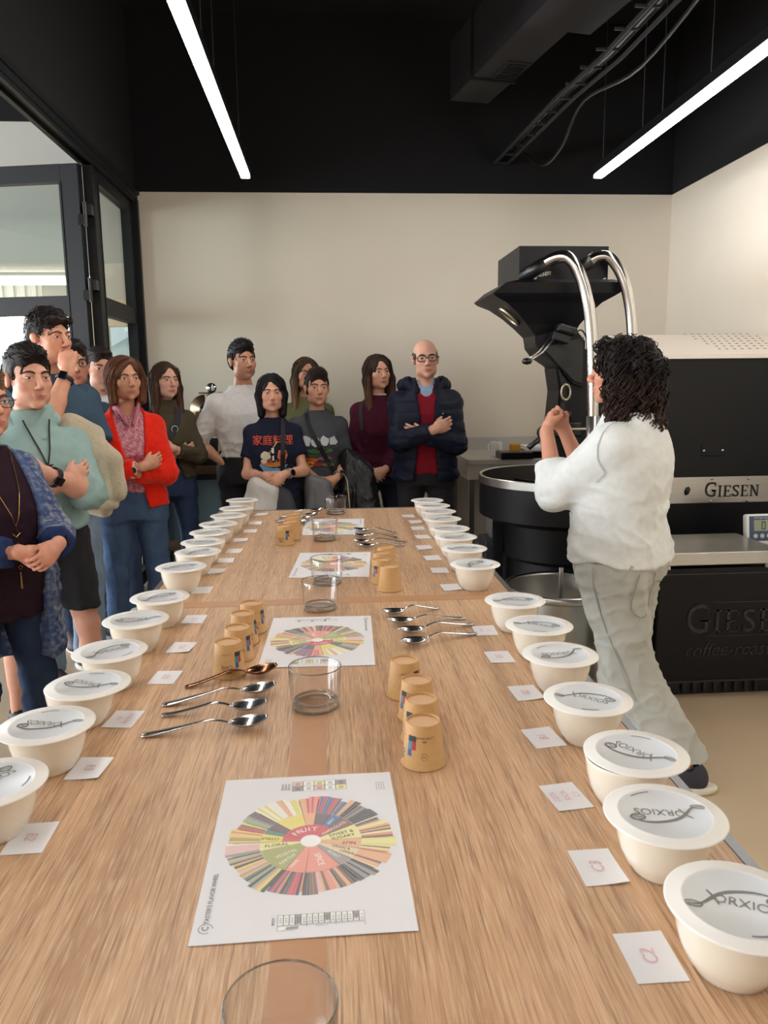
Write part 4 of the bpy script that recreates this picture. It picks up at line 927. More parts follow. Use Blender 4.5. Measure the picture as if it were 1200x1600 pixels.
# ------------------------------------------------------------------ sculpting engine: smooth-union distance fields on a grid
V3 = lambda *a: np.array(a, dtype=np.float32)
def nrm(v):
    v = np.asarray(v, float); return v/max(1e-9, np.linalg.norm(v))
class Sculpt:
    def __init__(self, lo, hi, h):
        self.lo = np.array(lo, float); self.h = h
        self.n = np.ceil((np.array(hi, float)-self.lo)/h).astype(int)+1
        self.a = np.full(self.n, 0.5, np.float32)
    def _sub(self, lo, hi, pad):
        i0 = np.clip(np.floor((np.array(lo)-pad-self.lo)/self.h).astype(int), 0, self.n-1)
        i1 = np.clip(np.ceil((np.array(hi)+pad-self.lo)/self.h).astype(int)+1, 1, self.n)
        if np.any(i1 <= i0): return None
        sl = tuple(slice(a, b) for a, b in zip(i0, i1))
        ax = [(self.lo[k]+self.h*np.arange(i0[k], i1[k])).astype(np.float32) for k in range(3)]
        return sl, ax[0][:, None, None], ax[1][None, :, None], ax[2][None, None, :]
    def _mix(self, sl, d, k, op):
        a = self.a[sl]
        if op == '+':
            if k > 0:
                h = np.clip(0.5+0.5*(a-d)/k, 0, 1); self.a[sl] = a*(1-h)+d*h-k*h*(1-h)
            else: self.a[sl] = np.minimum(a, d)
        else:
            if k > 0:
                h = np.clip(0.5-0.5*(a+d)/k, 0, 1); self.a[sl] = a*(1-h)-d*h+k*h*(1-h)
            else: self.a[sl] = np.maximum(a, -d)
    def cone(self, p, q, r0, r1, k=0.02, op='+', capped=False, flat=None):
        p = np.array(p, float); q = np.array(q, float); R = max(r0, r1)*(1 if flat is None else max(1, flat[1]))
        s = self._sub(np.minimum(p, q)-R, np.maximum(p, q)+R, k+2*self.h+0.01)
        if s is None: return
        sl, X, Y, Z = s; d = q-p; L2 = max(1e-12, d@d); L = math.sqrt(L2)
        t = ((X-p[0])*d[0]+(Y-p[1])*d[1]+(Z-p[2])*d[2])/L2; tc = np.clip(t, 0, 1)
        ux, uy, uz = X-p[0]-tc*d[0], Y-p[1]-tc*d[1], Z-p[2]-tc*d[2]
        if flat is not None:                                    # flat=(axis, factor): stretched along axis by factor
            ax = nrm(flat[0]); c = ux*ax[0]+uy*ax[1]+uz*ax[2]; g = 1/flat[1]-1
            ux, uy, uz = ux+c*g*ax[0], uy+c*g*ax[1], uz+c*g*ax[2]
        dd = np.sqrt(ux*ux+uy*uy+uz*uz)-(r0+(r1-r0)*tc)
        if capped: dd = np.maximum(dd, (np.abs(t-0.5)-0.5)*L)
        self._mix(sl, dd.astype(np.float32), k, op)
    def ell(self, c, r, k=0.02, op='+', R=None):
        c = np.array(c, float); r = np.array(r, float); B = np.full(3, r.max()) if R is not None else r
        s = self._sub(c-B, c+B, k+2*self.h+0.01)
        if s is None: return
        sl, X, Y, Z = s; x, y, z = X-c[0], Y-c[1], Z-c[2]
        if R is not None:
            R = np.array(R, float)
            x, y, z = (x*R[0, 0]+y*R[1, 0]+z*R[2, 0], x*R[0, 1]+y*R[1, 1]+z*R[2, 1], x*R[0, 2]+y*R[1, 2]+z*R[2, 2])
        k0 = np.sqrt((x/r[0])**2+(y/r[1])**2+(z/r[2])**2); k1 = np.sqrt((x/r[0]**2)**2+(y/r[1]**2)**2+(z/r[2]**2)**2)
        d = k0*(k0-1)/np.maximum(k1, 1e-6)
        self._mix(sl, d.astype(np.float32), k, op)
    def box(self, lo, hi, k=0.0, op='+', R=None, c=None, rnd=0.0):
        lo = np.array(lo, float); hi = np.array(hi, float)
        if R is None:
            s = self._sub(lo, hi, k+2*self.h+0.01)
            if s is None: return
            sl, X, Y, Z = s; m = (lo+hi)/2; e = (hi-lo)/2-rnd; x, y, z = X-m[0], Y-m[1], Z-m[2]
        else:
            c = np.array(c, float); e = (hi-lo)/2-rnd; B = np.linalg.norm(e)+rnd
            s = self._sub(c-B, c+B, k+2*self.h+0.01)
            if s is None: return
            sl, X, Y, Z = s; x, y, z = X-c[0], Y-c[1], Z-c[2]; R = np.array(R, float)
            x, y, z = (x*R[0, 0]+y*R[1, 0]+z*R[2, 0], x*R[0, 1]+y*R[1, 1]+z*R[2, 1], x*R[0, 2]+y*R[1, 2]+z*R[2, 2])
        qx, qy, qz = np.abs(x)-e[0], np.abs(y)-e[1], np.abs(z)-e[2]
        d = np.sqrt(np.maximum(qx, 0)**2+np.maximum(qy, 0)**2+np.maximum(qz, 0)**2)+np.minimum(np.maximum(qx, np.maximum(qy, qz)), 0)-rnd
        self._mix(sl, d.astype(np.float32), k, op)
    def loft(self, zs, wx, wy, cy=None, cx=None, k=0.02, op='+', infl=0.0, p=2.4, z0=None, z1=None):
        """upright body of superelliptic sections"""
        zs = np.array(zs, float); wx = np.array(wx, float)+infl; wy = np.array(wy, float)+infl
        cy = np.zeros_like(zs) if cy is None else np.array(cy, float); cx = np.zeros_like(zs) if cx is None else np.array(cx, float)
        z0 = zs[0] if z0 is None else z0; z1 = zs[-1] if z1 is None else z1
        B = wx.max()+np.abs(cx).max(); C = wy.max()
        s = self._sub((-B, (cy).min()-C, z0), (B, cy.max()+C, z1), k+2*self.h+0.01)
        if s is None: return
        sl, X, Y, Z = s
        f = lambda v: np.interp(Z.ravel(), zs, v).astype(np.float32)[None, None, :]
        WX, WY = f(wx), f(wy); x = np.abs(X-f(cx))/WX; y = np.abs(Y-f(cy))/WY
        d = ((x**p+y**p)**(1/p)-1)*np.minimum(WX, WY)
        d = np.maximum(d, np.maximum(z0-Z, Z-z1))
        self._mix(sl, d.astype(np.float32), k, op)
    def blur(self, n=1):
        for _ in range(n):
            for ax in range(3):
                b = self.a.copy(); s0 = [slice(None)]*3; s1 = [slice(None)]*3; s2 = [slice(None)]*3
                s0[ax] = slice(1, -1); s1[ax] = slice(0, -2); s2[ax] = slice(2, None)
                b[tuple(s0)] = 0.5*self.a[tuple(s0)]+0.25*(self.a[tuple(s1)]+self.a[tuple(s2)]); self.a = b
    def val(self, P):
        g = (np.asarray(P, float)-self.lo)/self.h; i = np.clip(np.floor(g).astype(int), 0, self.n-2); f = np.clip(g-i, 0, 1)
        r = 0
        for dx in (0, 1):
            for dy in (0, 1):
                for dz in (0, 1):
                    w = (f[:, 0] if dx else 1-f[:, 0])*(f[:, 1] if dy else 1-f[:, 1])*(f[:, 2] if dz else 1-f[:, 2])
                    r = r+w*self.a[i[:, 0]+dx, i[:, 1]+dy, i[:, 2]+dz]
        return r
    def grad(self, P, e=None):
        e = e or self.h; P = np.asarray(P, float); G = np.zeros_like(P)
        for k in range(3):
            d = np.zeros(3); d[k] = e; G[:, k] = self.val(P+d)-self.val(P-d)
        return G/np.maximum(1e-9, np.linalg.norm(G, axis=1))[:, None]
    def surface(self):
        """surface nets -> verts, quads"""
        a = self.a; a[0], a[-1] = 0.5, 0.5; a[:, 0], a[:, -1] = 0.5, 0.5; a[:, :, 0], a[:, :, -1] = 0.5, 0.5
        ins = a < 0
        c = np.zeros(self.n-1, np.int8)
        for dx in (0, 1):
            for dy in (0, 1):
                for dz in (0, 1): c += ins[dx:self.n[0]-1+dx, dy:self.n[1]-1+dy, dz:self.n[2]-1+dz]
        I = np.argwhere((c > 0) & (c < 8)); idx = np.full(self.n-1, -1, np.int32); idx[I[:, 0], I[:, 1], I[:, 2]] = np.arange(len(I))
        acc = np.zeros((len(I), 3)); cnt = np.zeros(len(I))
        cor = [(x, y, z) for x in (0, 1) for y in (0, 1) for z in (0, 1)]
        for p in cor:
            for ax in range(3):
                if p[ax] == 1: continue
                q = list(p); q[ax] = 1
                va = a[I[:, 0]+p[0], I[:, 1]+p[1], I[:, 2]+p[2]]; vb = a[I[:, 0]+q[0], I[:, 1]+q[1], I[:, 2]+q[2]]
                m = (va < 0) != (vb < 0); t = np.where(m, va/np.where(m, va-vb, 1), 0)
                pt = np.array(p, float)[None, :].repeat(len(I), 0); pt[:, ax] += t
                acc[m] += pt[m]; cnt[m] += 1
        verts = self.lo+self.h*(I+acc/np.maximum(cnt, 1)[:, None])
        quads = []
        for ax in range(3):
            s0 = [slice(None)]*3; s1 = [slice(None)]*3; s0[ax] = slice(0, -1); s1[ax] = slice(1, None)
            A, B = ins[tuple(s0)], ins[tuple(s1)]
            E = np.argwhere(A != B); u, v = [(1, 2), (2, 0), (0, 1)][ax]
            E = E[(E[:, u] > 0) & (E[:, v] > 0) & (E[:, u] < self.n[u]-1) & (E[:, v] < self.n[v]-1)]
            fl = A[E[:, 0], E[:, 1], E[:, 2]]
            def at(du, dv):
                e = E.copy(); e[:, u] -= du; e[:, v] -= dv; return idx[e[:, 0], e[:, 1], e[:, 2]]
            q = np.stack([at(1, 1), at(0, 1), at(0, 0), at(1, 0)], 1); q[~fl] = q[~fl][:, ::-1]
            quads.append(q)
        Q = np.concatenate(quads); Q = Q[(Q >= 0).all(1)]
        for _ in range(2):                                       # relax onto the exact surface
            g = self.grad(verts); verts = verts-g*np.clip(self.val(verts), -self.h, self.h)[:, None]*0.7
        return verts, Q

def np_mesh(name, verts, quads, material, colors=None, smooth=True):
    me = bpy.data.meshes.new(name)
    nv, nq, k = len(verts), len(quads), quads.shape[1]
    me.vertices.add(nv); me.vertices.foreach_set('co', np.asarray(verts, np.float32).ravel())
    me.loops.add(nq*k); me.loops.foreach_set('vertex_index', quads.astype(np.int32).ravel())
    me.polygons.add(nq); me.polygons.foreach_set('loop_start', np.arange(0, nq*k, k, dtype=np.int32))
    me.polygons.foreach_set('loop_total', np.full(nq, k, np.int32))
    me.update(calc_edges=True)
    me.polygons.foreach_set('use_smooth', np.full(nq, smooth))
    for m in (material if isinstance(material, (list, tuple)) else [material]): me.materials.append(m)
    if colors is not None:
        at = me.color_attributes.new('Col', 'FLOAT_COLOR', 'POINT')
        c = np.ones((nv, 4), np.float32); c[:, :3] = colors; at.data.foreach_set('color', c.ravel())
    return me
def wnoise(P, seed, freq, n=7, stretch=(1, 1, 1)):
    r = np.random.RandomState(seed); o = np.zeros(len(P))
    for k in range(n):
        d = r.normal(size=3); d /= np.linalg.norm(d); f = freq*(0.6+0.9*r.rand())
        o += np.sin((P*np.array(stretch))@d*f*2*PI+r.rand()*6.28+1.3*np.sin((P@r.normal(size=3))*freq*2.2+r.rand()*6))
    return o/n

# ------------------------------------------------------------------ people
HU = 0.231
def rotm(yaw, pitch=0, roll=0):
    return np.array(Matrix.Rotation(yaw, 3, 'Z') @ Matrix.Rotation(pitch, 3, 'X') @ Matrix.Rotation(roll, 3, 'Y'))
def arm_ik(S, W, l1, l2, pole):
    S, W, pole = np.array(S, float), np.array(W, float), np.array(pole, float); d = W-S; L = np.linalg.norm(d)
    if L > (l1+l2)*0.995: W = S+d/L*(l1+l2)*0.995; d = W-S; L = np.linalg.norm(d)
    u = d/L; a = (l1*l1-l2*l2+L*L)/(2*L); hh = math.sqrt(max(0, l1*l1-a*a))
    pv = pole-(pole@u)*u; pv /= max(1e-6, np.linalg.norm(pv))
    return S+u*a+pv*hh, W

class Person:
    def __init__(self, label, loc, face, H, sex='m', build=1.0, skin=(214, 160, 132), head=(0, 0, 0), head_h=None, arms=None, voxel=0.0045,
                 lean=0.0, shw=None, feet=None, sunk=False, neck_f=0.03, belly=0.0, sdrop=0.0):
        self.H, self.sex, self.B, self.vox, self.skin = H, sex, build, voxel*1.12, np.array([s2l(c) for c in skin])
        self.root = empty('person', (loc[0], loc[1], 0), face, label, 'person')
        self.hs = (head_h or (0.232 if sex == 'm' else 0.220))/HU
        u = H/1.72
        self.u = u
        self.neck_f = neck_f
        # torso sections (half widths)
        z = np.array([.455, .50, .55, .60, .645, .69, .735, .772, .800, .830, .852])*H
        z[6:10] -= sdrop*H
        if sex == 'm':
            wx = np.array([.160, .168, .163, .155, .160, .172, .182, .170, .122, .076, .058]); wy = np.array([.105, .112, .108, .105, .112, .120, .124, .108, .088, .070, .058])
            cy = np.array([0, 0, .005, .012, .012, .010, .004, -.005, -.012, -.012, -.005])
        else:
            wx = np.array([.170, .176, .165, .142, .140, .152, .160, .148, .104, .066, .050]); wy = np.array([.112, .118, .108, .098, .108, .128, .118, .095, .078, .062, .050])
            cy = np.array([-.005, -.005, .005, .008, .014, .022, .010, -.006, -.014, -.014, -.006])
        self.tz, self.twx, self.twy = z, wx*u*build, wy*u*build; self.tcy = cy*u+lean*(z/H-0.5)*2
        if belly:
            self.twy = self.twy+belly*np.exp(-((z/H-.59)/.07)**2); self.tcy = self.tcy+belly*0.6*np.exp(-((z/H-.59)/.07)**2)
        sw = (shw or (0.165 if sex == 'm' else 0.142))*u
        l = lean*(0.82-0.5)*2
        self.sh = {+1: np.array([sw, l-0.012, (.772-sdrop)*H]), -1: np.array([-sw, l-0.012, (.772-sdrop)*H])}
        self.la, self.lf = 0.170*H, 0.148*H
        self.hc = np.array([0.0, l+neck_f, H-0.117*self.hs]); self.HR = rotm(*head)
        self.arm = {}
        for s, key in ((+1, 'R'), (-1, 'L')):
            a = (arms or {}).get(key)
            if a is None: a = dict(w=(s*(sw+0.06), 0.04, .475*H), pole=(s*0.3, -1, 0), hd=(0, 0.1, -1), pn=(-s, 0, 0), curl=0.45)
            E, W = arm_ik(self.sh[s], a['w'], self.la, self.lf, a['pole'])
            self.arm[s] = dict(E=E, W=W, hd=nrm(a.get('hd', W-E)), pn=nrm(a.get('pn', (0, -1, 0))), curl=a.get('curl', 0.4), hand=a.get('hand', True), spread=a.get('spread', 0.12))
        hw = 0.088*u*build
        self.hip = {s: np.array([s*hw, 0.0, .50*H]) for s in (1, -1)}
        f = feet or {}
        self.foot = {}
        for s, key in ((1, 'R'), (-1, 'L')):
            fx_, fy_, fa = f.get(key, (s*0.11, 0.0, s*-0.15)); fz = 0.085
            an = np.array([fx_, fy_, fz]); kn = (self.hip[s]+an)/2+np.array([s*0.012, 0.025, 0.02])
            if key+'k' in f: kn = np.array(f[key+'k'])
            self.foot[s] = dict(ank=an, knee=kn, ang=fa)
    # local head point -> person space
    def hp(self, p): return self.hc+self.HR @ (np.array(p, float)*self.hs)
    def hand(self, S, s, A, sc=1.0):
        W, d, n = A['W'], A['hd'], A['pn']; n = nrm(n-(n@d)*d); lat = np.cross(d, n)      # lat: toward the thumb for one side
        if s < 0: lat = -lat
        R = np.stack([d, lat, n], 1); k = 0.008*sc
        S.cone(W-d*0.01, W+d*0.03, 0.0245*sc, 0.026*sc, 0.012, flat=(lat, 1.18))
        S.ell(W+d*0.055*sc, (0.050*sc, 0.041*sc, 0.0155*sc), 0.012, R=R)
        S.ell(W+d*0.075*sc, (0.026*sc, 0.041*sc, 0.0135*sc), 0.010, R=R)
        c = A['curl']; sp = A['spread']
        for j, (off, ln, r) in enumerate(((0.031, .068, .0092), (0.0105, .076, .0095), (-0.0105, .071, .0090), (-0.031, .056, .0080))):
            P = W+d*(0.090 if j < 3 else 0.082)*sc+lat*off*sc; dirv = nrm(d+lat*off/0.031*sp); ang = 0.0; p = P
            for q, fr in enumerate((.46, .30, .24)):
                ang += c*(0.75+0.55*q)*(1.0+0.10*j); dv_ = dirv*math.cos(ang)+n*math.sin(ang); e = p+dv_*ln*fr*sc
                S.cone(p, e, r*sc*(1-.10*q), r*sc*(1-.10*(q+1)), 0.005 if q == 0 else 0.004); p = e
        P = W+d*0.028*sc+lat*0.028*sc+n*0.004; dv_ = nrm(d*0.95+lat*0.50+n*(0.30+0.4*c)); e = P+dv_*0.036*sc
        S.cone(P, e, 0.0145*sc, 0.0115*sc, 0.012); dv2 = nrm(dv_+d*0.5+n*0.5*c-lat*0.35*c); S.cone(e, e+dv2*0.030*sc, 0.0110*sc, 0.0090*sc, 0.004)
    def body(self, female=None, legs=False, stubble=0.0, lip=(176, 96, 88), blush=0.10, bald=False, nose=1.0, jaw=1.0, ear=True, wide=1.0, smile=0.0, open_neck=True):
        H, u, hs = self.H, self.u, self.hs; f = self.sex == 'f'
        pts = [self.hc+np.array([0, 0, .14]), self.hc-np.array([.12, .14, .14]), self.hc+np.array([.12, .16, 0])]
        for s in (1, -1):
            A = self.arm[s]; pts += [self.sh[s]+np.array([s*.08, 0, .05]), A['E'], A['W'], A['W']+A['hd']*.2]
        zlow = 0.06 if legs else .70*H
        pts += [np.array([-.16, -.12, zlow]), np.array([.16, .14, zlow])]
        if legs:
            for s in (1, -1): pts += [self.foot[s]['ank'], self.foot[s]['knee']]
        P = np.array(pts); S = Sculpt(P.min(0)-.06, P.max(0)+.06, self.vox)
        # torso core, neck
        S.loft(self.tz, self.twx, self.twy, self.tcy, k=0, infl=-0.020, z0=zlow if not legs else None)
        nr = (0.050 if not f else 0.041)*u
        S.cone(self.hp((0, -.018, -.045)), (0, self.tcy[-2]-0.002, .825*H), nr*1.02, nr*1.10, 0.02)
        S.cone((0, self.tcy[-3], .815*H), (0, self.tcy[-2], .845*H), nr*1.5, nr*1.05, 0.03)
        # head
        E = lambda c, r, k=.012, op='+': S.ell(self.hp(c), np.array(r)*hs, k*hs, op, R=self.HR)
        E((0, -.014, .036), (.0745*wide, .094, .081), .01)
        E((0, .026, -.030), (.0575*wide*(1.04 if not f else .98), .064, .078), .03)
        E((0, .040, -.066), ((.046 if f else .052)*jaw, .046, .040), .022)
        E((0, .074, -.096), ((.017 if f else .021)*jaw, .017, .016), .018)
        for s in (1, -1):
            E((s*.040, .056, -.022), (.022, .022, .022), .02)
            E((s*.044*jaw, .012, -.070), (.018, .034, .026), .02)
        E((0, .080, .026), (.046, .014, .011 if not f else .009), .014)
        for s in (1, -1): E((s*.0315, .096, .005), (.0175, .0135, .0105), .012, '-')
        S.cone(self.hp((0, .088, .010)), self.hp((0, .1085+.004*nose, -.026)), .0075*hs*nose, .0105*hs*nose, .010*hs)
        E((0, .1085, -.0315), (.0105*nose, .010, .0085), .006)
        for s in (1, -1): E((s*.0115*nose, .100, -.034), (.0070, .0085, .0070), .006)
        E((0, .0905, -.0595), (.0225, .0085, .0052), .006); E((0, .0895, -.0695), (.0195, .0085, .0062), .006)
        for s in (1, -1):                                        # eyelids
            E((s*.0315, .0785, .0115), (.0165, .0105, .0050), .005); E((s*.0315, .0780, -.0045), (.0150, .0095, .0040), .006)
            if ear:
                E((s*.0765*wide, -.010, -.004), (.0085, .018, .030), .006); E((s*.083*wide, -.016, .006), (.005, .014, .017), .005)
        # arms and hands
        m = (1.0 if not f else .86)*u*self.B
        for s in (1, -1):
            A = self.arm[s]
            S.cone(self.sh[s], A['E'], .050*m, .039*m, .03); S.cone(A['E'], A['W'], .0415*m, .0255*m, .015)
            S.cone(A['E'], A['E']*.62+A['W']*.38, .040*m, .040*m, .02)
            if A['hand']: self.hand(S, s, A, sc=(0.98 if not f else .90)*u)
        if legs:
            for s in (1, -1):
                F = self.foot[s]; S.cone(self.hip[s], F['knee'], .075*u, .052*u, .03); S.cone(F['knee'], F['ank'], .050*u, .034*u, .02)
                S.cone(F['knee']*.7+F['ank']*.3+np.array([0, -.02, 0]), F['knee']*.4+F['ank']*.6, .050*u, .036*u, .03)
        v, q = S.surface(); self.S = S
        # skin colours (lips, cheeks, stubble) and painted mouth-line and nostril shade, in head space
        L = ((v-self.hc) @ self.HR)/hs; c = np.tile(self.skin, (len(v), 1))
        g = lambda cx, cy, cz, rx, ry, rz: np.exp(-(((L[:, 0]-cx)/rx)**2+((L[:, 1]-cy)/ry)**2+((L[:, 2]-cz)/rz)**2))
        def tint(w, col, amt): return c*(1-(w*amt)[:, None])+np.array([s2l(x) for x in col])*(w*amt)[:, None]
        for s in (1, -1): c = tint(g(s*.042, .07, -.03, .022, .04, .02), (206, 118, 100), blush*2.2)
        c = tint(g(0, .11, -.030, .016, .02, .014), (206, 120, 100), blush*1.6)
        for s in (1, -1): c = tint(g(s*.078, -.01, 0, .012, .03, .035), (205, 112, 92), .35)
        if stubble:
            w = np.clip(1-((L[:, 0]/.062)**2+((L[:, 2]+.075)/.048)**2), 0, 1)**.5*(L[:, 1] > .0)
            w = np.maximum(w, g(0, .095, -.050, .024, .02, .007)); c = tint(w, (72, 56, 48), stubble)
        c = tint(np.clip(g(0, .095, -.0598, .021, .03, .0052)+g(0, .095, -.0688, .0185, .03, .0058), 0, 1), lip, .85)
        c = tint(g(0, .095, -.0642, .0225, .03, .0014), (92, 44, 42), .8)  # crease shade between the lips, put into the colour
        c = tint(g(0, .095, -.0395, .011, .02, .0035), (120, 66, 54), .5)  # nostril shade under the nose, put into the colour
        c = c*(1+0.05*wnoise(v, 3, 30, 5))[:, None]
        me = np_mesh('body', v, q, mat('skin', attr='Col', rough=.48, sss=.12, spec=.4), c); self.bodyobj = link('body', me, self.root)
        return self
    def eyes(self, iris=(70, 48, 34), gaze=(0, 0), brow=(40, 30, 26), brow_w=1.0, open_=1.0, lash=1.0):
        mt = mat('eye', attr='Col', rough=.15, spec=.6)
        for s in (1, -1):
            nu, nv = 14, 8; V = []; C = []
            for i in range(nu+1):
                for j in range(nv+1):
                    a = (i/nu*2-1); b = j/nv*2-1
                    x = a*.0145; hh = (.0056*open_)*(1-a*a)**.7; zz = b*hh+.0012*a*s*1.0
                    y = math.sqrt(max(0, .0150**2-x*x-zz*zz))
                    V.append(self.hp((s*.0315+x, .0735+y, .0040+zz)))
                    dx, dz = x-gaze[0], zz-gaze[1]; r = math.hypot(dx, dz)
                    col = (228, 220, 214)
                    if r < .0058: col = iris
                    if r < .0026: col = (14, 12, 12)
                    if b > .70 or abs(a) > .93: col = (38, 28, 24)
                    elif b < -.85: col = (170, 118, 104)
                    C.append([s2l(t) for t in col])
            F = np.array([[i*(nv+1)+j, (i+1)*(nv+1)+j, (i+1)*(nv+1)+j+1, i*(nv+1)+j+1] for i in range(nu) for j in range(nv)])
            link('eye', np_mesh('eye', np.array(V), F if s*1 > 0 else F[:, ::1], mt, np.array(C)), self.root)
            pts = [(s*.0125, .0960, .0205), (s*.022, .0960, .0255), (s*.034, .0905, .0275), (s*.045, .078, .0235), (s*.050, .068, .019)]
            mb = MB(); mb.smooth = True
            P = [self.hp(p) for p in pts]
            # keep the brow on the forehead surface
            P = np.array(P); G = self.S.grad(P)
            for _ in range(4): P = P-(self.S.val(P)-.0012*self.hs)[:, None]*self.S.grad(P)
            mb.tube(smooth_path([tuple(p) for p in P], 3), [.0016*hsz*brow_w for hsz in np.interp(np.linspace(0, 1, 13), [0, .3, .7, 1], [1.7, 2.0, 1.5, .7])], 6)
            mb.build('eyebrow', mat('brow_%d_%d_%d' % brow, rgb(*brow), .8), self.root)
        return self
    def glasses(self, col=(24, 24, 28), w=.0235, h=.0165, th=.0019, rim=True):
        g = bpy.data.objects.new('glasses', None); COL.objects.link(g); g.parent = self.root
        mt = mat('spectacle_frame_%d' % col[0], rgb(*col), .3); fr = MB(); fr.smooth = True
        for s in (1, -1):
            ring = []
            for k in range(21):
                a = 2*PI*k/20; ca, sa = math.cos(a), math.sin(a); e = .75
                ring.append(self.hp((s*.0325+w*math.copysign(abs(ca)**e, ca), .1020-.006*abs(math.copysign(abs(ca)**e, ca)*w/.0235+s*0)*(1 if ca*s > 0 else 0), .0030+h*math.copysign(abs(sa)**e, sa))))
            fr.tube([tuple(p) for p in ring], th*self.hs, 6, cap=False)
            lens = MB(); lens.add([tuple(p) for p in ring[:20]], [tuple(range(20))]); lens.build('lens', M_LENS, g)
            fr.tube([tuple(self.hp(p)) for p in ((s*(.0325+w), .097, .008), (s*.0745, .080, .010), (s*.0800, .030, .010), (s*.0795, -.006, .006), (s*.0790, -.018, -.008))], th*self.hs, 6)
        fr.tube([tuple(self.hp(p)) for p in ((-.0095, .1020, .006), (0, .1045, .008), (.0095, .1020, .006))], th*self.hs, 6)
        fr.build('frame', mt, g)
        return self
    # ---------------------------------------------------------------- hair
    def hair(self, style, col=(40, 30, 26), tip=None, seed=1, length=.22, n=260, vol=1.0, curl=0.0, fringe=0.0, part=0.0, h=None, lo=None, rad=.0026, top=1.0):
        hs = self.hs; h = h or max(.0046, self.vox); ext = .17*vol+.02
        zl = -.05-(length if style in ('long', 'bob', 'curly') else .07)
        c0 = self.hc; S = Sculpt(c0+np.array([-ext, -ext-.05, zl-.03])*hs, c0+np.array([ext, ext, .19])*hs, h)
        E = lambda c, r, k=.012, op='+': S.ell(self.hp(c), np.array(r)*hs, k*hs, op, R=self.HR)
        Cn = lambda a, b, ra, rb, k=.02, op='+', flat=None: S.cone(self.hp(a), self.hp(b), ra*hs, rb*hs, k*hs, op, flat=flat)
        if style == 'short':
            E((0, -.018, .040), (.0800, .0990, .0850+.010*top), 0)
            E((0, .020, .092), (.060, .075, .034*top), .02)
            E((0, -.085, -.005), (.060, .030, .055), .02)
            E((0, .118-.010*fringe, -.024), (.072, .072, .100-.012*fringe), .006, '-')
            for s in (1, -1):
                E((s*.090, .012, -.048), (.050, .060, .052), .01, '-'); E((s*.080, .066, .030), (.030, .030, .050), .012, '-')
            S.box((-.3, -.3, -.3), (.3, .3, .3), 0, '-', R=self.HR, c=self.hp((0, 0, -.3-.055)))
        elif style == 'balding':
            E((0, -.016, .018), (.0768, .0965, .072), 0)
            E((0, .125, .0), (.09, .112, .14), .004, '-'); E((0, .03, .125), (.088, .112, .082), .01, '-')
            for s in (1, -1): E((s*.090, .014, -.042), (.045, .050, .048), .008, '-')
            S.box((-.3, -.3, -.3), (.3, .3, .3), 0, '-', R=self.HR, c=self.hp((0, 0, -.3-.045)))
        elif style == 'curlytop':
            E((0, -.020, .038), (.0815, .1010, .0800), 0)
            rs = np.random.RandomState(seed)
            for k in range(70):
                a, b = rs.uniform(-PI, PI), rs.uniform(.25, 1.5); d_ = np.array([math.cos(b)*math.sin(a), math.cos(b)*math.cos(a), math.sin(b)])
                if d_[1] > .75 and d_[2] < .5: continue
                E(np.array([0, -.012, .045])+d_*np.array([.074, .094, .078]), (.019, .019, .019), .006)
            for k in range(22):
                a = rs.uniform(-.8, .8); E((.055*math.sin(a), -.095+rs.uniform(-.012, .008), rs.uniform(-.075, .02)), (.018, .018, .018), .008)
            for k in range(9): E((-.048+.012*k, .082-.012*abs(k-4)/4, .078+rs.uniform(-.006, .01)), (.016, .017, .015), .008)
            E((0, .116, -.026), (.072, .066, .098), .006, '-')
            for s in (1, -1): E((s*.092, .016, -.046), (.048, .062, .060), .01, '-'); E((s*.080, .062, .028), (.026, .028, .045), .012, '-')
        else:
            L = length
            E((0, -.016, .040), (.0830*vol, .1010*vol, .0890), 0)
            if style == 'long':
                for s in (1, -1):
                    Cn((s*.066, .010, .060), (s*.084*vol, .002, -.050), .024, .026, .02); Cn((s*.084*vol, .002, -.050), (s*.090*vol, .020, -.06-L), .027, .016, .02, flat=(self.HR@np.array([0, 1, 0]), 1.5))
                    Cn((s*.05, -.070, .02), (s*.058, -.062, -.06-L), .036, .026, .03)
                Cn((0, -.075, .02), (0, -.072, -.06-L), .05, .034, .03)
            elif style == 'bob':
                for s in (1, -1):
                    Cn((s*.060, .016, .066), (s*.074*vol, .008, -.010), .022, .024, .02); Cn((s*.074*vol, .008, -.010), (s*.070*vol, .020, -.045-L), .026, .017, .02, flat=(self.HR@np.array([0, 1, 0]), 1.35))
                    Cn((s*.048, -.060, .02), (s*.048, -.052, -.045-L), .040, .030, .03)
                E((0, -.055, -.03), (.070*vol, .052*vol, .07), .03)
            elif style == 'curly':
                rs = np.random.RandomState(seed)
                E((0, -.050, -.030), (.100*vol, .078*vol, .105), .03)
                for s in (1, -1):
                    Cn((s*.066, -.002, .050), (s*.090*vol, -.022, -.060), .032, .042, .03); Cn((s*.090*vol, -.022, -.060), (s*.086*vol, -.028, -.05-L), .044, .030, .03)
                Cn((0, -.085, .0), (0, -.090, -.05-L), .062, .036, .03)
                for k in range(150):
                    a = rs.uniform(-PI, PI); zz = rs.uniform(-.04-L, .11)
                    rr = .078*vol*math.sqrt(max(.15, 1-((zz-.03)/.10)**2)) if zz > .03 else (.098+.008*math.sin(zz*60))*vol
                    x, y = rr*math.sin(a), rr*math.cos(a)*1.05-.022
                    if y > .022 and zz < .075: continue
                    E((x, y, zz), (.017, .017, .020), .010)
                for k in range(16): E((rs.uniform(-.05, .05), .060+rs.uniform(-.01, .01), .10+rs.uniform(-.012, .012)), (.018, .018, .016), .01)
            fw = .060 if style != 'curly' else .058
            E((0, .128, -.026), (fw+.004, .094, .122-.022*fringe), .008, '-')
            E((0, .105, -.085), (.050, .10, .085), .01, '-')
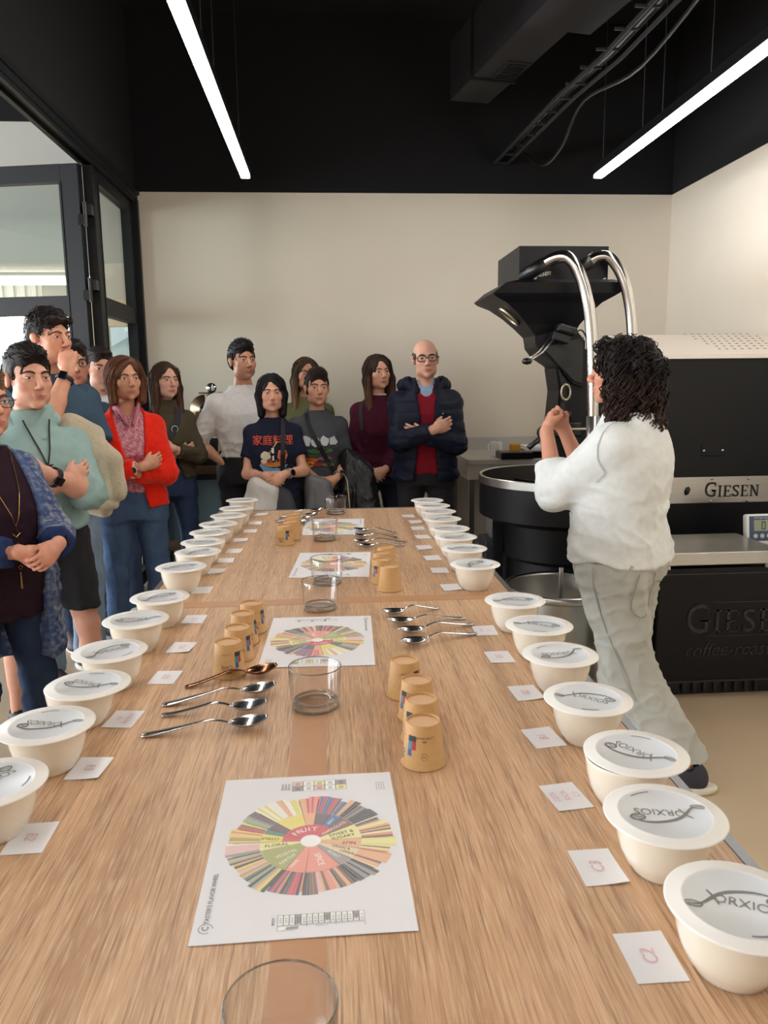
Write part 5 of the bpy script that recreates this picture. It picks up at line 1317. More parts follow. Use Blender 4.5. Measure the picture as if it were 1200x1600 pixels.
            if style in ('long', 'bob'): E((part, .105, .076), (.036, .038, .034*(1-.5*fringe)), .012, '-')
        v, q = S.surface()
        base = np.array([s2l(x) for x in col]); tp = np.array([s2l(x) for x in (tip or col)])
        N = S.grad(v); fz = 45 if style in ('curly', 'curlytop') else 28
        Lh = ((v-self.hc) @ self.HR)/hs
        dis = wnoise(Lh, seed, fz, 9, (1, 1, .25) if style in ('long', 'bob') else (1, 1, 1))
        v = v+N*(dis*(.0035 if style not in ('short', 'balding') else .0022))[:, None]
        mixw = np.clip((.02-Lh[:, 2])/(length+.05), 0, 1)[:, None] if tip is not None else np.zeros((len(v), 1))
        cc = (base*(1-mixw)+tp*mixw)*(1+.30*wnoise(Lh, seed+9, 40, 7, (1, 1, .2)))[:, None]
        mt = mat('hair', attr='Col', rough=.55, spec=.22)
        ho = link('hair', np_mesh('hair', v, q, mt, np.clip(cc, 0, 1)), self.root)
        if n:                                                     # strands that follow the hair volume
            rs = np.random.RandomState(seed+5); idx = rs.choice(len(v), n); P = v[idx].copy(); steps = 11 if style in ('long', 'bob', 'curly') else 6
            sl = {'long': .022, 'bob': .015, 'curly': .011, 'curlytop': .007}.get(style, .008)*hs; path = [P]; ph = rs.rand(n)*6.28
            down = self.HR @ np.array([0, 0, -1.0]); back = self.HR @ np.array([0, -1.0, 0]); fwd = -back
            for t in range(steps):
                G = S.grad(P); rel = ((P-self.hc) @ self.HR)/hs
                if style == 'short':
                    d = np.where((rel[:, 2] > .06)[:, None], fwd*.9+down*.1, down*.9+back*.4)+rs.normal(size=P.shape)*.25
                else:
                    side = np.sign(rel[:, 0]-part)[:, None]*(self.HR @ np.array([1.0, 0, 0]))
                    d = down+side*np.clip(rel[:, 2:3]*14, 0, 1.6)+back*.15
                d = d-(d*G).sum(1)[:, None]*G; d /= np.maximum(1e-6, np.linalg.norm(d, axis=1))[:, None]
                if curl:
                    w = np.cross(d, G); d = d+w*(curl*np.sin(ph+t*1.5))[:, None]+G*(curl*.75*np.cos(ph+t*1.5))[:, None]
                P = P+d*sl; P = P-np.clip(S.val(P)-(.0035 if not curl else .006)*1, -.02, .02)[:, None]*S.grad(P)*(.8 if not curl else .45)
                path.append(P)
            path = np.stack(path, 1)                              # n, steps+1, 3
            k = 3; M = path.shape[1]; T_ = np.gradient(path, axis=1); T_ /= np.maximum(1e-9, np.linalg.norm(T_, axis=2))[..., None]
            a = np.cross(T_, rs.normal(size=(n, 1, 3))); a /= np.maximum(1e-9, np.linalg.norm(a, axis=2))[..., None]; b = np.cross(T_, a)
            rr = (rad*hs*rs.uniform(.6, 1.3, (n, 1, 1)))*np.interp(np.linspace(0, 1, M), [0, .2, .8, 1], [.3, 1, .8, .15])[None, :, None]
            ring = np.stack([path+rr*(a*math.cos(2*PI*j/k)+b*math.sin(2*PI*j/k)) for j in range(k)], 2)     # n, M, k, 3
            I = np.arange(n*M*k).reshape(n, M, k)
            Q = np.concatenate([np.stack([I[:, :-1, j], I[:, :-1, (j+1) % k], I[:, 1:, (j+1) % k], I[:, 1:, j]], -1).reshape(-1, 4) for j in range(k)])
            vv = ring.reshape(-1, 3); Lz = (((vv-self.hc) @ self.HR)/hs)[:, 2]; mw = np.clip((.02-Lz)/(length+.05), 0, 1)[:, None] if tip is not None else np.zeros((len(vv), 1))
            br = np.repeat(rs.uniform(.55, 1.7, n), M*k)[:, None]
            so = link('hair_strands', np_mesh('hair_strands', vv, Q, mt, np.clip((base*(1-mw)+tp*mw)*br, 0, 1)), ho); so['kind'] = 'stuff'
        return self
    # ---------------------------------------------------------------- clothes
    def garment(self, name, color, z0, z1=None, infl=.014, sleeve=None, sleeve_r=1.0, h=.0088, fold=.004, ffreq=7, rough=.85, open_=None, seed=1, flare=0.0, neck=.0, pattern=None, quilt=0.0,
                sheen=.0, bump=.3, bscale=220, k=.03, collar=None, mname=None, cut=None, forearm=True, vneck=0.0, extra=None, hemwave=0.0, noise=.06, nscale=40, neckw=None):
        """torso garment. sleeve: fraction of the whole arm that is covered (0..1 upper arm, 1..2 forearm)"""
        H, u = self.H, self.u; z1 = z1 or .842*H
        pts = [np.array([-.26, -.24, z0-.02]), np.array([.26, .26, z1+.06])]
        for s in (1, -1):
            A = self.arm[s]; pts += [self.sh[s]+np.array([s*.07, 0, .06])]
            if sleeve: pts += [A['E']+np.array([s*.06, 0, -.06])]
            if sleeve and sleeve > 1: pts += [A['W']]
        P = np.array(pts); S = Sculpt(P.min(0)-.07, P.max(0)+.07, h)
        zs = np.concatenate([[z0-.02], self.tz]) if z0 < self.tz[0] else self.tz
        def ex(a): return np.concatenate([[a[0]], a]) if z0 < self.tz[0] else a.copy()
        wx, wy, cy = ex(self.twx), ex(self.twy), ex(self.tcy)
        if flare:
            fl_ = flare*np.clip((.66*H-zs)/(.2*H), 0, 1.6); wx, wy = wx+fl_, wy+fl_
        S.loft(zs, wx, wy, cy, k=0, infl=infl, z0=z0, z1=z1)
        if open_:                                                # open front: list of (z, half width), x offset
            for (za, wa, xa), (zb, wb, xb) in zip(open_[:-1], open_[1:]):
                nst = 6
                for t in range(nst):
                    f0, f1 = t/nst, (t+1)/nst; z_a, z_b = za+(zb-za)*f0, za+(zb-za)*f1; w_ = wa+(wb-wa)*(f0+f1)/2; x_ = xa+(xb-xa)*(f0+f1)/2
                    S.box((x_-w_, .0, min(z_a, z_b)), (x_+w_, .45, max(z_a, z_b)), 0, '-')
        m = (1.0 if self.sex == 'm' else .86)*u*self.B*sleeve_r
        if sleeve:
            for s in (1, -1):
                A = self.arm[s]; Sx = self.sh[s]*np.array([.92, 1, 1]); f1 = min(1, sleeve); e1 = self.sh[s]+(A['E']-self.sh[s])*f1
                r0, r1 = .052*m+infl*.7, (.053-.010*f1)*m+infl*(.8 if sleeve > 1 else 1.0)
                S.cone(Sx, e1, r0, r1, k, capped=False if sleeve > 1 else True)
                S.ell(self.sh[s], (r0*.98,)*3, k)
                if sleeve > 1:
                    f2 = sleeve-1; e2 = A['E']+(A['W']-A['E'])*f2
                    S.ell(A['E'], (r1*1.0,)*3, .01)
                    S.cone(A['E'], e2, r1, (.043-.013*f2)*m+infl*.75, .02, capped=True)
        if extra: extra(S)
        if vneck:
            S.ell((0, .12, z1), (.055, .12, vneck), .01, '-')
        S.ell((0, self.tcy[-2]+.012, z1+.004), (neckw or (.066 if self.sex == 'm' else .070)*u, .066*u, .030+neck), .01, '-')
        if collar:
            S.ring_ = None
        if cut: cut(S)
        v, q = S.surface(); N = S.grad(v)
        f = wnoise(v, seed, ffreq, 8, (1, 1, .8)); f2 = wnoise(v, seed+3, ffreq*2.2, 7, (.7, .7, 1.5)); w = np.clip((.76*H-v[:, 2])/(.12*H), .25, 1)
        cr = (1-np.clip(np.abs(wnoise(v, seed+7, ffreq*.8, 6, (1, 1, 1.1)))*2.6, 0, 1))**2; cr2 = (1-np.clip(np.abs(wnoise(v, seed+11, ffreq*1.5, 6, (.7, .7, 1.3)))*2.8, 0, 1))**2
        d = fold*(f+.5*f2+1.5*(cr-.3)+1.0*(cr2-.3))*w
        if quilt: d = d+quilt*(np.abs(np.sin(v[:, 2]*PI/.075+.6*np.sin(v[:, 0]*5)))**.55-.6)
        v = v+N*d[:, None]
        if hemwave: v[:, 2] -= hemwave*np.exp(-np.clip(v[:, 2]-z0, 0, 1)/.05)*(1-2*np.exp(-(v[:, 1]/.07)**2))
        if isinstance(color, bpy.types.Material): mt = color; cols = None
        elif pattern is not None: cols = pattern(v, self); mt = mat('patterned_cloth', attr='Col', rough=.9, bump=.35, bscale=300, spec=.18)
        else: cols = None; mt = mat(mname or 'cloth_%d_%d_%d' % color, rgb(*color), rough, noise=noise, nscale=nscale, bump=bump, bscale=bscale, sheen=sheen, spec=.18)
        o = link(name, np_mesh(name, v, q, mt, cols), self.root); self.G = S
        return o
    def trousers(self, color, zw=None, leg=1.0, hem=.06, h=.012, fold=.005, name='trousers', shorts=None, wide_hem=None, mt=None, seed=4, infl=.004):
        H, u = self.H, self.u; zw = zw or .545*H
        P = np.array([[-.26, -.22, 0], [.26, .22, zw]]+[list(self.foot[s]['ank']) for s in (1, -1)]+[list(self.foot[s]['knee']) for s in (1, -1)]); zb = shorts or hem
        lo = P.min(0)-.12; lo[2] = max(zb-.03, -.01); S = Sculpt(lo, P.max(0)+.12, h)
        S.loft(self.tz, self.twx, self.twy, self.tcy, k=0, infl=infl, z0=.47*H, z1=zw)
        for s in (1, -1):
            F = self.foot[s]; hp_ = self.hip[s]
            S.cone(hp_+np.array([0, 0, .01]), F['knee'], .092*u*self.B*leg**.5, .066*u*leg, .04)
            wh = wide_hem or .055*leg; S.cone(F['knee'], F['ank'], .066*u*leg, wh*u, .03)
        S.box((-2, -2, -1), (2, 2, zb), 0, '-'); S.box((-2, -2, zw), (2, 2, zw+1), 0, '-')
        v, q = S.surface(); N = S.grad(v)
        cr = (1-np.clip(np.abs(wnoise(v, seed+7, 4.5, 6, (1, 1, .8)))*2.6, 0, 1))**2; cr2 = (1-np.clip(np.abs(wnoise(v, seed+9, 9, 6, (.8, .8, 1.2)))*2.8, 0, 1))**2
        v = v+N*(fold*(wnoise(v, seed, 4, 8, (1.2, 1.2, .9))+.4*wnoise(v, seed+2, 9, 8, (1.5, 1.5, .6))+1.2*(cr-.3)+.7*(cr2-.3)))[:, None]
        mt = mt or mat('denim_%d_%d_%d' % color, rgb(*color), .85, noise=.16, nscale=14, bump=.25, bscale=400, spec=.18)
        self.GT = S
        return link(name, np_mesh(name, v, q, mt), self.root)
    def shoes(self, color=(30, 30, 32), sole=(230, 228, 222), only=(1, -1), L=.27):
        for s in only:
            F = self.foot[s]; a = F['ang']; c, sn = math.cos(a), math.sin(a); base = np.array([F['ank'][0], F['ank'][1], 0.0])
            tr = lambda p: base+np.array([p[0]*c-p[1]*sn, p[0]*sn+p[1]*c, p[2]]); R = rotm(a)
            S = Sculpt(base-np.array([.24, .24, .02]), base+np.array([.24, .24, .16]), .006)
            S.ell(tr((0, .07, .045)), (.046, .135, .045), 0, R=R); S.ell(tr((0, .0, .075)), (.044, .062, .055), .03, R=R); S.ell(tr((0, .15, .035)), (.048, .06, .034), .02, R=R); S.ell(tr((0, -.045, .05)), (.036, .035, .05), .02, R=R)
            S.cone(tr((0, 0, .10)), tr((0, -.005, .16)), .036, .036, .004, '-')
            S.box((-2, -2, -1), (2, 2, .022), 0, '-')
            v, q = S.surface(); so = link('shoe', np_mesh('shoe', v, q, mat('shoe_%d_%d_%d' % color, rgb(*color), .6, noise=.1, nscale=60)), self.root)
            S = Sculpt(base-np.array([.24, .24, .02]), base+np.array([.24, .24, .06]), .006)
            S.ell(tr((0, .045, .018)), (.050, .160, .05), 0, R=R); S.box((-2, -2, -1), (2, 2, .001), 0, '-'); S.box((-2, -2, .028), (2, 2, 1), 0, '-')
            v, q = S.surface(); link('sole', np_mesh('sole', v, q, mat('sole_%d_%d_%d' % sole, rgb(*sole), .7)), so)
        return self
    # ---------------------------------------------------------------- things laid on clothes
    def drape(self, pts, off=.004, field=None):
        """project points along y onto the front of the garment (from +y)"""
        F = field or self.G; P = np.array(pts, float); P[:, 1] = .42
        for _ in range(40): P[:, 1] -= np.clip(F.val(P)-off, -.05, .05)*.85
        return P
    def drape_side(self, pts, off=.004, field=None):
        F = field or self.G; P = np.array(pts, float)
        for _ in range(14): P = P-np.clip(F.val(P)-off, -.05, .05)[:, None]*F.grad(P)*.9
        return P
    def strap(self, pts, w, color, name='strap', off=.006, th=.0022, proj='front', rough=.7, field=None):
        if field is not None: self.G = field
        P = np.array([list(p) for p in smooth_path(pts, 7)]); P = self.drape(P, off) if proj == 'front' else self.drape_side(P, off)
        N = self.G.grad(P); T_ = np.gradient(P, axis=0); T_ /= np.maximum(1e-9, np.linalg.norm(T_, axis=1))[:, None]; S_ = np.cross(T_, N); S_ /= np.maximum(1e-9, np.linalg.norm(S_, axis=1))[:, None]
        mb = MB(); vs = []; fs = []
        for i in range(len(P)):
            for a, b in ((-1, 0), (1, 0), (1, 1), (-1, 1)): vs.append(tuple(P[i]+S_[i]*a*w/2+N[i]*b*th))
        for i in range(len(P)-1):
            for j in range(4): fs.append((i*4+j, i*4+(j+1) % 4, i*4+4+(j+1) % 4, i*4+4+j))
        fs.append((0, 1, 2, 3)); e = (len(P)-1)*4; fs.append((e+3, e+2, e+1, e)); mb.add(vs, fs)
        return mb.build(name, mat('strap_%d_%d_%d' % color, rgb(*color), rough), self.root)
    def print_poly(self, name, polys, off=.0045):
        """polys: list of (color, [(x,z)...]) or (color, (verts, faces)) shown on the garment front"""
        mb = MB(); cols = []; ms = []
        for c, g in polys:
            if c not in cols: cols.append(c); ms.append(mat('print_%d_%d_%d' % c, rgb(*c), .85))
            mb.cur = cols.index(c)
            if isinstance(g, tuple): vs, fs = g
            else: vs, fs = [(x, z) for x, z in g], [tuple(range(len(g)))]
            P = self.drape([(p[0], 0, p[1]) for p in vs], off+.0006*cols.index(c))
            mb.add([tuple(p) for p in P], fs)
        return mb.build(name, ms, self.root)
    def watch(self, s, col=(20, 20, 22), square=True, face=(15, 16, 24), t=.16, band=None, w=.018):
        A = self.arm[s]; d = nrm(A['E']-A['W']); P = A['W']+d*t*.30; m = (1.0 if self.sex == 'm' else .86)*self.u*self.B; r = .029*m+.004
        ob = bpy.data.objects.new('wristwatch', None); COL.objects.link(ob); ob.parent = self.root
        n = -A['pn']; n = nrm(n-(n@d)*d); l = np.cross(d, n)
        M = Matrix(((d[0], l[0], n[0], P[0]), (d[1], l[1], n[1], P[1]), (d[2], l[2], n[2], P[2]), (0, 0, 0, 1)))
        b = MB(); b.smooth = True
        vs = []; fs = []
        for k in range(24):
            a = 2*PI*k/24
            for x, rr in ((-w*.5, r), (w*.5, r), (w*.5, r+.003), (-w*.5, r+.003)): vs.append((x, rr*math.cos(a)*1.05, rr*math.sin(a)))
        for k in range(24):
            for j in range(4): fs.append((k*4+j, k*4+(j+1) % 4, ((k+1) % 24)*4+(j+1) % 4, ((k+1) % 24)*4+j))
        b.add(vs, fs, M); b.build('band', mat('watchband_%d_%d_%d' % (band or col), rgb(*(band or col)), .6), ob)
        c = MB()
        if square: c.box((-.020, -.017, r), (.020, .017, r+.009), M, bev=.004)
        else: c.tube([(0, 0, r), (0, 0, r+.008)], .019, 20, M)
        c.build('case', mat('watchcase_%d' % col[0], rgb(*col), .25, .3), ob)
        f = MB()
        if square: f.box((-.016, -.0135, r+.009), (.016, .0135, r+.0098), M)
        else: f.tube([(0, 0, r+.008), (0, 0, r+.0088)], .0165, 20, M)
        f.build('dial', mat('watchdial', rgb(*face), .08), ob)
        return self
# ------------------------------------------------------------------ the people
def face_to(loc, tgt): return math.atan2(-(tgt[0]-loc[0]), tgt[1]-loc[1])
def crossed(H, top='R', y=.215, dz=0.0, xw=.03):
    zr, zl = (.672, .648) if top == 'R' else (.648, .672)
    yr, yl = (y+.025, y-.005) if top == 'R' else (y-.005, y+.025)
    return {'R': dict(w=(-xw, yr, zr*H+dz), pole=(1, -.25, -.75), hd=(-.9, -.38, .30), pn=(.35, -1, 0), curl=.30, spread=.05),
            'L': dict(w=(xw, yl, zl*H+dz), pole=(-1, -.25, -.75), hd=(.9, -.38, .30), pn=(-.35, -1, 0), curl=.30, spread=.05)}
def clasped(z, y=.22, x=0.0):
    return {'R': dict(w=(.055+x, y-.01, z+.02), pole=(.62, -1, -.1), hd=(-.82, .15, -.5), pn=(-.3, -1, -.2), curl=.40),
            'L': dict(w=(-.055+x, y+.02, z+.03), pole=(-.62, -1, -.1), hd=(.82, .18, -.55), pn=(.3, -1, -.2), curl=.45)}
PRES = (1.05, 2.7)
DENIM = (58, 74, 104)
ONLY = globals().get('ONLY_PEOPLE')
def want(n): return ONLY is None or n in ONLY

def p13():          # navy puffer
    H = 1.715
    p = Person('bald person in glasses, open navy puffer jacket over red sweater, arms folded', (0.620, 4.95), PI-.04, H, 'm', 1.03, (220, 168, 144), (.02, 0, .05), .236, crossed(H, 'R', .255, .02), voxel=.0045, shw=.166)
    p.body(jaw=1.0, wide=.97, nose=1.1).eyes(brow=(84, 66, 54), open_=.8).glasses((26, 28, 38), .0265, .0180, .0026).hair('balding', (92, 78, 68), n=80, h=.0045, rad=.0015)
    p.garment('shirt', (150, 170, 198), .70*H, z1=.858*H, infl=.006, neck=-.012, vneck=.05, h=.006, fold=.001, neckw=.052)
    p.garment('sweater', (132, 24, 40), .515*H, infl=.012, vneck=.085, fold=.003, z1=.845*H, neckw=.066)
    o = p.garment('puffer_jacket', (24, 29, 48), .490*H, z1=.862*H, infl=.028, sleeve=1.90, sleeve_r=1.0, fold=.004, quilt=.007, flare=.02, open_=[(.862*H, .062, 0), (.80*H, .058, 0), (.70*H, .040, 0), (.64*H, .050, 0), (.46*H, .085, .01)], rough=.5, bump=.15, bscale=90, k=.04, neckw=.085, noise=.03)
    hood = Sculpt((-.25, -.28, .78*H), (.25, .16, .90*H), .007)
    for s in (1, -1):
        hood.cone((s*.062, .055, .815*H), (s*.105, -.02, .845*H), .030, .038, .02); hood.cone((s*.105, -.02, .845*H), (s*.13, -.08, .835*H), .036, .040, .03)
    hood.cone((-.12, -.11, .835*H), (.12, -.11, .835*H), .05, .05, .03)
    v, q = hood.surface(); v = v+hood.grad(v)*(.007*wnoise(v, 3, 16, 8))[:, None]
    link('hood', np_mesh('hood', v, q, mat('cloth_24_29_48', rgb(24, 29, 48))), o)
    MB().box((-.095, .19, .735*H), (-.088, .197, .739*H)).build('snap_button', M_STEEL_S, o)
    p.trousers((28, 28, 34), mt=mat('black_trouser', rgb(26, 26, 31), .85))
    p.shoes()
def p12():          # burgundy
    H = 1.635
    p = Person('long-haired person in a burgundy knitted sweater with hands clasped', (0.345, 5.35), PI+.08, H, 'f', 1.0, (220, 168, 144), (.24, .0, .06), .222, clasped(.525*H, .24, .05), voxel=.0048)
    p.body().eyes(brow=(60, 42, 34)).hair('long', (56, 40, 34), (120, 86, 64), 3, .225, 300, 1.06, part=.01)
    p.garment('undershirt', (232, 230, 226), .78*H, z1=.852*H, infl=.006, h=.006, fold=0, neckw=.062)
    p.garment('sweater', (76, 24, 46), .50*H, infl=.020, sleeve=1.92, fold=.004, neckw=.074, bump=.5, bscale=120)
    for k in range(3):
        p.strap([(-.11+.11*k, 0, .75*H), (-.11+.11*k, 0, .55*H)], .002, (62, 18, 38), 'knit_seam', off=.004)
    p.strap([(.115, 0, .81*H), (.13, .05, .77*H), (.128, 0, .70*H)], .026, (44, 38, 38), 'backpack_strap')
    p.trousers((40, 48, 66)); p.shoes()
def p11():          # grey print tee
    H = 1.535
    p = Person('short-haired smiling person in a grey printed t-shirt with a diagonal bag strap', (-0.068, 5.1), PI+.10, H, 'f', 1.0, (212, 158, 130), (.10, .02, -.03), .222, clasped(.545*H, .24, -.03), voxel=.0048, shw=.158)
    p.body(wide=1.0).eyes(brow=(44, 34, 30)).hair('short', (44, 34, 32), None, 8, n=200, top=1.5, fringe=.0)
    p.garment('tshirt', (78, 80, 86), .50*H, infl=.020, sleeve=.78, sleeve_r=1.12, fold=.004, neckw=.078)
    P = []
    rs = random.Random(3)
    for k in range(0):
        x0 = -.105+.042*k; P.append(((205, 210, 212), [(x0, .735*H), (x0+.010, .735*H), (x0+.012, .690*H), (x0+.002, .690*H)])); P.append(((205, 210, 212), [(x0+.022, .738*H), (x0+.032, .738*H), (x0+.034, .690*H), (x0+.024, .690*H)])); P.append(((188, 196, 204), [(x0+.008, .716*H), (x0+.024, .718*H), (x0+.024, .708*H), (x0+.008, .706*H)]))
    def blob(cx, cz, rx, rz, n=12, j=.25): return [(cx+rx*math.cos(2*PI*t/n)*(1+rs.uniform(-j, j)), cz+rz*math.sin(2*PI*t/n)*(1+rs.uniform(-j, j))) for t in range(n)]
    P += [((198, 204, 208), blob(-.085+.056*k, .712*H+.004*(k % 2), .026, .030, 9, .32)) for k in range(4)]
    P += [((86, 128, 84), blob(0, .672*H, .09, .018)), ((60, 92, 62), blob(.03, .655*H, .06, .016)), ((150, 96, 130), blob(-.03, .638*H, .05, .012)), ((206, 96, 50), blob(.06, .632*H, .045, .02)), ((226, 186, 70), blob(.07, .615*H, .035, .018)), ((170, 52, 44), blob(.02, .615*H, .05, .012)), ((120, 150, 80), blob(-.05, .612*H, .04, .01))]
    p.print_poly('shirt_print', P)
    p.strap([(.075, 0, .826*H), (.055, 0, .76*H), (-.02, 0, .66*H), (-.10, 0, .565*H)], .030, (26, 26, 30), 'bag_strap')
    p.watch(-1, (150, 150, 150), False, (190, 190, 190), band=(150, 148, 145))
    p.trousers((36, 36, 42), mt=mat('black_trouser', rgb(26, 26, 31), .85)); p.shoes()
def p10():          # olive top behind
    H = 1.63
    p = Person('long-haired person in a sleeveless olive top standing behind the others', (-0.150, 5.6), PI+.12, H, 'f', 1.0, (206, 150, 122), (.12, 0, 0), .222, None, voxel=.0052)
    p.body().eyes(brow=(60, 44, 34)).hair('long', (70, 50, 38), (140, 104, 72), 5, .20, 240, 1.02, part=-.01)
    p.garment('top', (112, 112, 78), .50*H, infl=.016, sleeve=.22, sleeve_r=1.15, fold=.003, neckw=.075)
    p.trousers((40, 44, 56)); p.shoes()
def p9():           # navy print tee
    H = 1.508
    p = Person('dark-bobbed person in a navy t-shirt with red lettering and a bowl print', (-0.338, 4.80), PI+.06, H, 'f', .99, (218, 164, 138), (.10, .0, 0), .218, clasped(.600*H, .25, -.01), voxel=.0046)
    p.body(jaw=1.02, wide=1.0).eyes(brow=(40, 30, 30), open_=.85).hair('bob', (26, 22, 26), None, 12, .085, 240, 1.0, fringe=.4, part=.02)
    p.garment('tshirt', (30, 34, 54), .50*H, infl=.018, sleeve=.62, sleeve_r=1.05, fold=.0035, neckw=.084, neck=.012)
    P = []
    v, f = text_data('家庭料理', .062); P.append(((222, 92, 60), ([(-q.x*.98, .742*H+q.y) for q in v], [t[::-1] for t in f])))
    rs = random.Random(4)
    def blob(cx, cz, rx, rz, n=14, j=.15): return [(cx+rx*math.cos(2*PI*t/n)*(1+rs.uniform(-j, j)), cz+rz*math.sin(2*PI*t/n)*(1+rs.uniform(-j, j))) for t in range(n)]
    P += [((226, 220, 206), blob(.045, .685*H, .032, .026)), ((226, 120, 84), blob(-.055, .685*H, .030, .036)), ((206, 130, 70), blob(0, .655*H, .078, .022)), ((228, 214, 196), blob(.055, .662*H, .020, .016)), ((110, 160, 200), [(-.085, .648*H), (.085, .648*H), (.060, .622*H), (-.060, .622*H)]), ((232, 228, 220), [(-.058, .622*H), (.058, .622*H), (.040, .608*H), (-.040, .608*H)]),
          ((150, 84, 50), blob(.02, .665*H, .018, .012)), ((240, 236, 224), [(-.005, .715*H), (.010, .715*H), (.004, .665*H), (-.004, .665*H)]), ((222, 92, 60), blob(.085, .605*H, .018, .012)), ((206, 180, 120), [(-.03, .74*H), (-.024, .742*H), (.03, .69*H), (.026, .688*H)])]
    p.print_poly('shirt_print', P)
    p.strap([(-.065, 0, .826*H), (-.062, 0, .76*H), (-.055, 0, .66*H), (-.05, 0, .57*H)], .028, (24, 26, 34), 'bag_strap', off=.008)
    p.watch(-1, (30, 30, 34), False, (14, 14, 18), band=(190, 186, 180))
    p.trousers((40, 40, 48)); p.shoes()
def p8():           # white tee
    H = 1.722
    p = Person('dark-haired person in a loose white t-shirt with one hand in a pocket', (-0.548, 5.2), PI+.22, H, 'm', 1.0, (204, 150, 122), (.30, 0, .03), .236, {'R': dict(w=(.132, .060, .545*H), pole=(1, -.5, 0), hd=(-.35, .05, -1), pn=(-1, 0, 0), curl=.3, hand=False), 'L': dict(w=(-.23, .05, .48*H), pole=(-.5, -1, 0), hd=(0, .1, -1), pn=(1, 0, 0), curl=.5)}, voxel=.0046, shw=.170)
    p.body(stubble=.35, nose=1.1).eyes(brow=(26, 20, 18), brow_w=1.3).hair('short', (24, 20, 20), None, 2, n=220, top=1.35, fringe=.6)
    p.garment('tshirt', (224, 222, 220), .572*H, infl=.022, sleeve=.98, sleeve_r=1.16, fold=.006, ffreq=6, neckw=.082)
    p.trousers((26, 26, 32), mt=mat('black_trouser', rgb(26, 26, 31), .85), leg=1.05, zw=.60*H, infl=.014); p.shoes()
def p7():           # olive jacket
    H = 1.593
    p = Person('person with straight brown hair in an olive jacket and jeans, arms folded', (-1.03, 5.1), PI+.42, H, 'f', .98, (222, 172, 150), (.22, 0, 0), .220, crossed(H, 'L', .215), voxel=.0046)
    p.body().eyes(brow=(70, 48, 38)).hair('long', (62, 44, 36), (96, 68, 52), 6, .17, 240, .96, part=0)
    p.garment('top', (40, 36, 34), .60*H, infl=.008, fold=.001)
    p.garment('jacket', (78, 70, 54), .540*H, z1=.862*H, infl=.020, sleeve=1.80, fold=.005, sleeve_r=1.05, open_=[(.66*H, .004, 0), (.53*H, .08, 0)], neckw=.060, bump=.3)
    o = p.strap([(-.055, 0, .825*H), (-.04, 0, .77*H), (.04, 0, .70*H), (.10, 0, .64*H)], .040, (30, 32, 38), 'bag_strap', off=.010)
    P = p.drape([(-.012, 0, .742*H)], .016)[0]; MB().ring(tuple(P), .020, .003, 12, 6, axis='Y').build('buckle', M_STEEL_S, o)
    p.trousers((52, 68, 98), leg=1.0, wide_hem=.085, zw=.61*H, infl=.006); p.shoes((222, 220, 214))
def p6():           # red cardigan
    H = 1.60
    p = Person('person with auburn bob in a bright red cardigan over pink blouse, arms folded', (-1.055, 4.2), PI+.40, H, 'f', 1.04, (206, 150, 122), (.16, 0, .02), .222, crossed(H, 'R', .235, -.02), voxel=.0045)
    p.body().eyes(brow=(80, 54, 40)).hair('bob', (92, 58, 40), (120, 80, 54), 4, .070, 260, 1.10, fringe=.5, part=-.015)
    def pat(v, s):
        n = wnoise(v, 5, 55, 9); a = np.array([s2l(170), s2l(84), s2l(104)]); b = np.array([s2l(206), s2l(160), s2l(166)])
        return a+(b-a)*np.clip(n*1.6+.45, 0, 1)[:, None]
    p.garment('blouse', None, .565*H, z1=.850*H, infl=.010, fold=.003, pattern=pat, vneck=.075, neckw=.064, h=.0065)
    for s in (1, -1):
        c = MB(); c.smooth = True
        c.tube(smooth_path([(s*.012, p.tcy[-3]+.105, .782*H), (s*.040, p.tcy[-2]+.085, .825*H), (s*.062, p.tcy[-2]+.02, .852*H), (s*.045, p.tcy[-2]-.055, .862*H)], 4), .017, 8, flat=(1, .55)); c.build('blouse_collar', mat('pink_collar', rgb(186, 112, 126), .8, noise=.25, nscale=120), p.root)
    p.garment('cardigan', (222, 36, 14), .512*H, infl=.026, sleeve=1.80, sleeve_r=1.1, fold=.005, sheen=.12, bump=.9, bscale=70, open_=[(.86*H, .075, 0), (.80*H, .075, 0), (.70*H, .052, 0), (.62*H, .035, 0), (.50*H, .10, .03)], neckw=.09, rough=.95)
    p.strap([(-.03, 0, .815*H), (0, 0, .775*H), (.03, 0, .815*H)], .002, (200, 160, 90), 'necklace', off=.003)
    p.watch(1, (220, 214, 206), False, (220, 216, 210), band=(226, 222, 214), w=.010)
    p.trousers((66, 86, 116), leg=1.02, zw=.585*H, infl=.010); p.shoes((200, 190, 170))
def p5():
    H = 1.667
    p = Person('balding person in a white t-shirt in the doorway behind', (-1.328, 4.74), PI+.40, H, 'm', 1.0, (206, 154, 128), (.15, 0, 0), .236, None, voxel=.0055)
    p.body(stubble=.45).eyes(brow=(40, 32, 28)).hair('short', (44, 36, 32), None, 5, n=140, top=.80, fringe=-.5, rad=.0016)
    p.garment('tshirt', (222, 222, 222), .50*H, infl=.018, sleeve=.8, sleeve_r=1.15, fold=.004)
    p.trousers((60, 74, 100)); p.shoes((228, 226, 222))
def p4():
    H = 1.69
    p = Person('person in dark glasses half hidden behind the tall slate shirt', (-1.392, 4.42), PI+.62, H, 'm', 1.0, (204, 148, 124), (-.10, 0, 0), .236, None, voxel=.0055)
    p.body(nose=1.1).eyes(brow=(44, 34, 30)).glasses((30, 26, 24)).hair('short', (40, 32, 30), None, 6, n=120, top=1.2)
    p.garment('tshirt', (60, 78, 96), .50*H, infl=.018, sleeve=.8, fold=.004)
    p.trousers((60, 70, 92)); p.shoes((60, 40, 44))
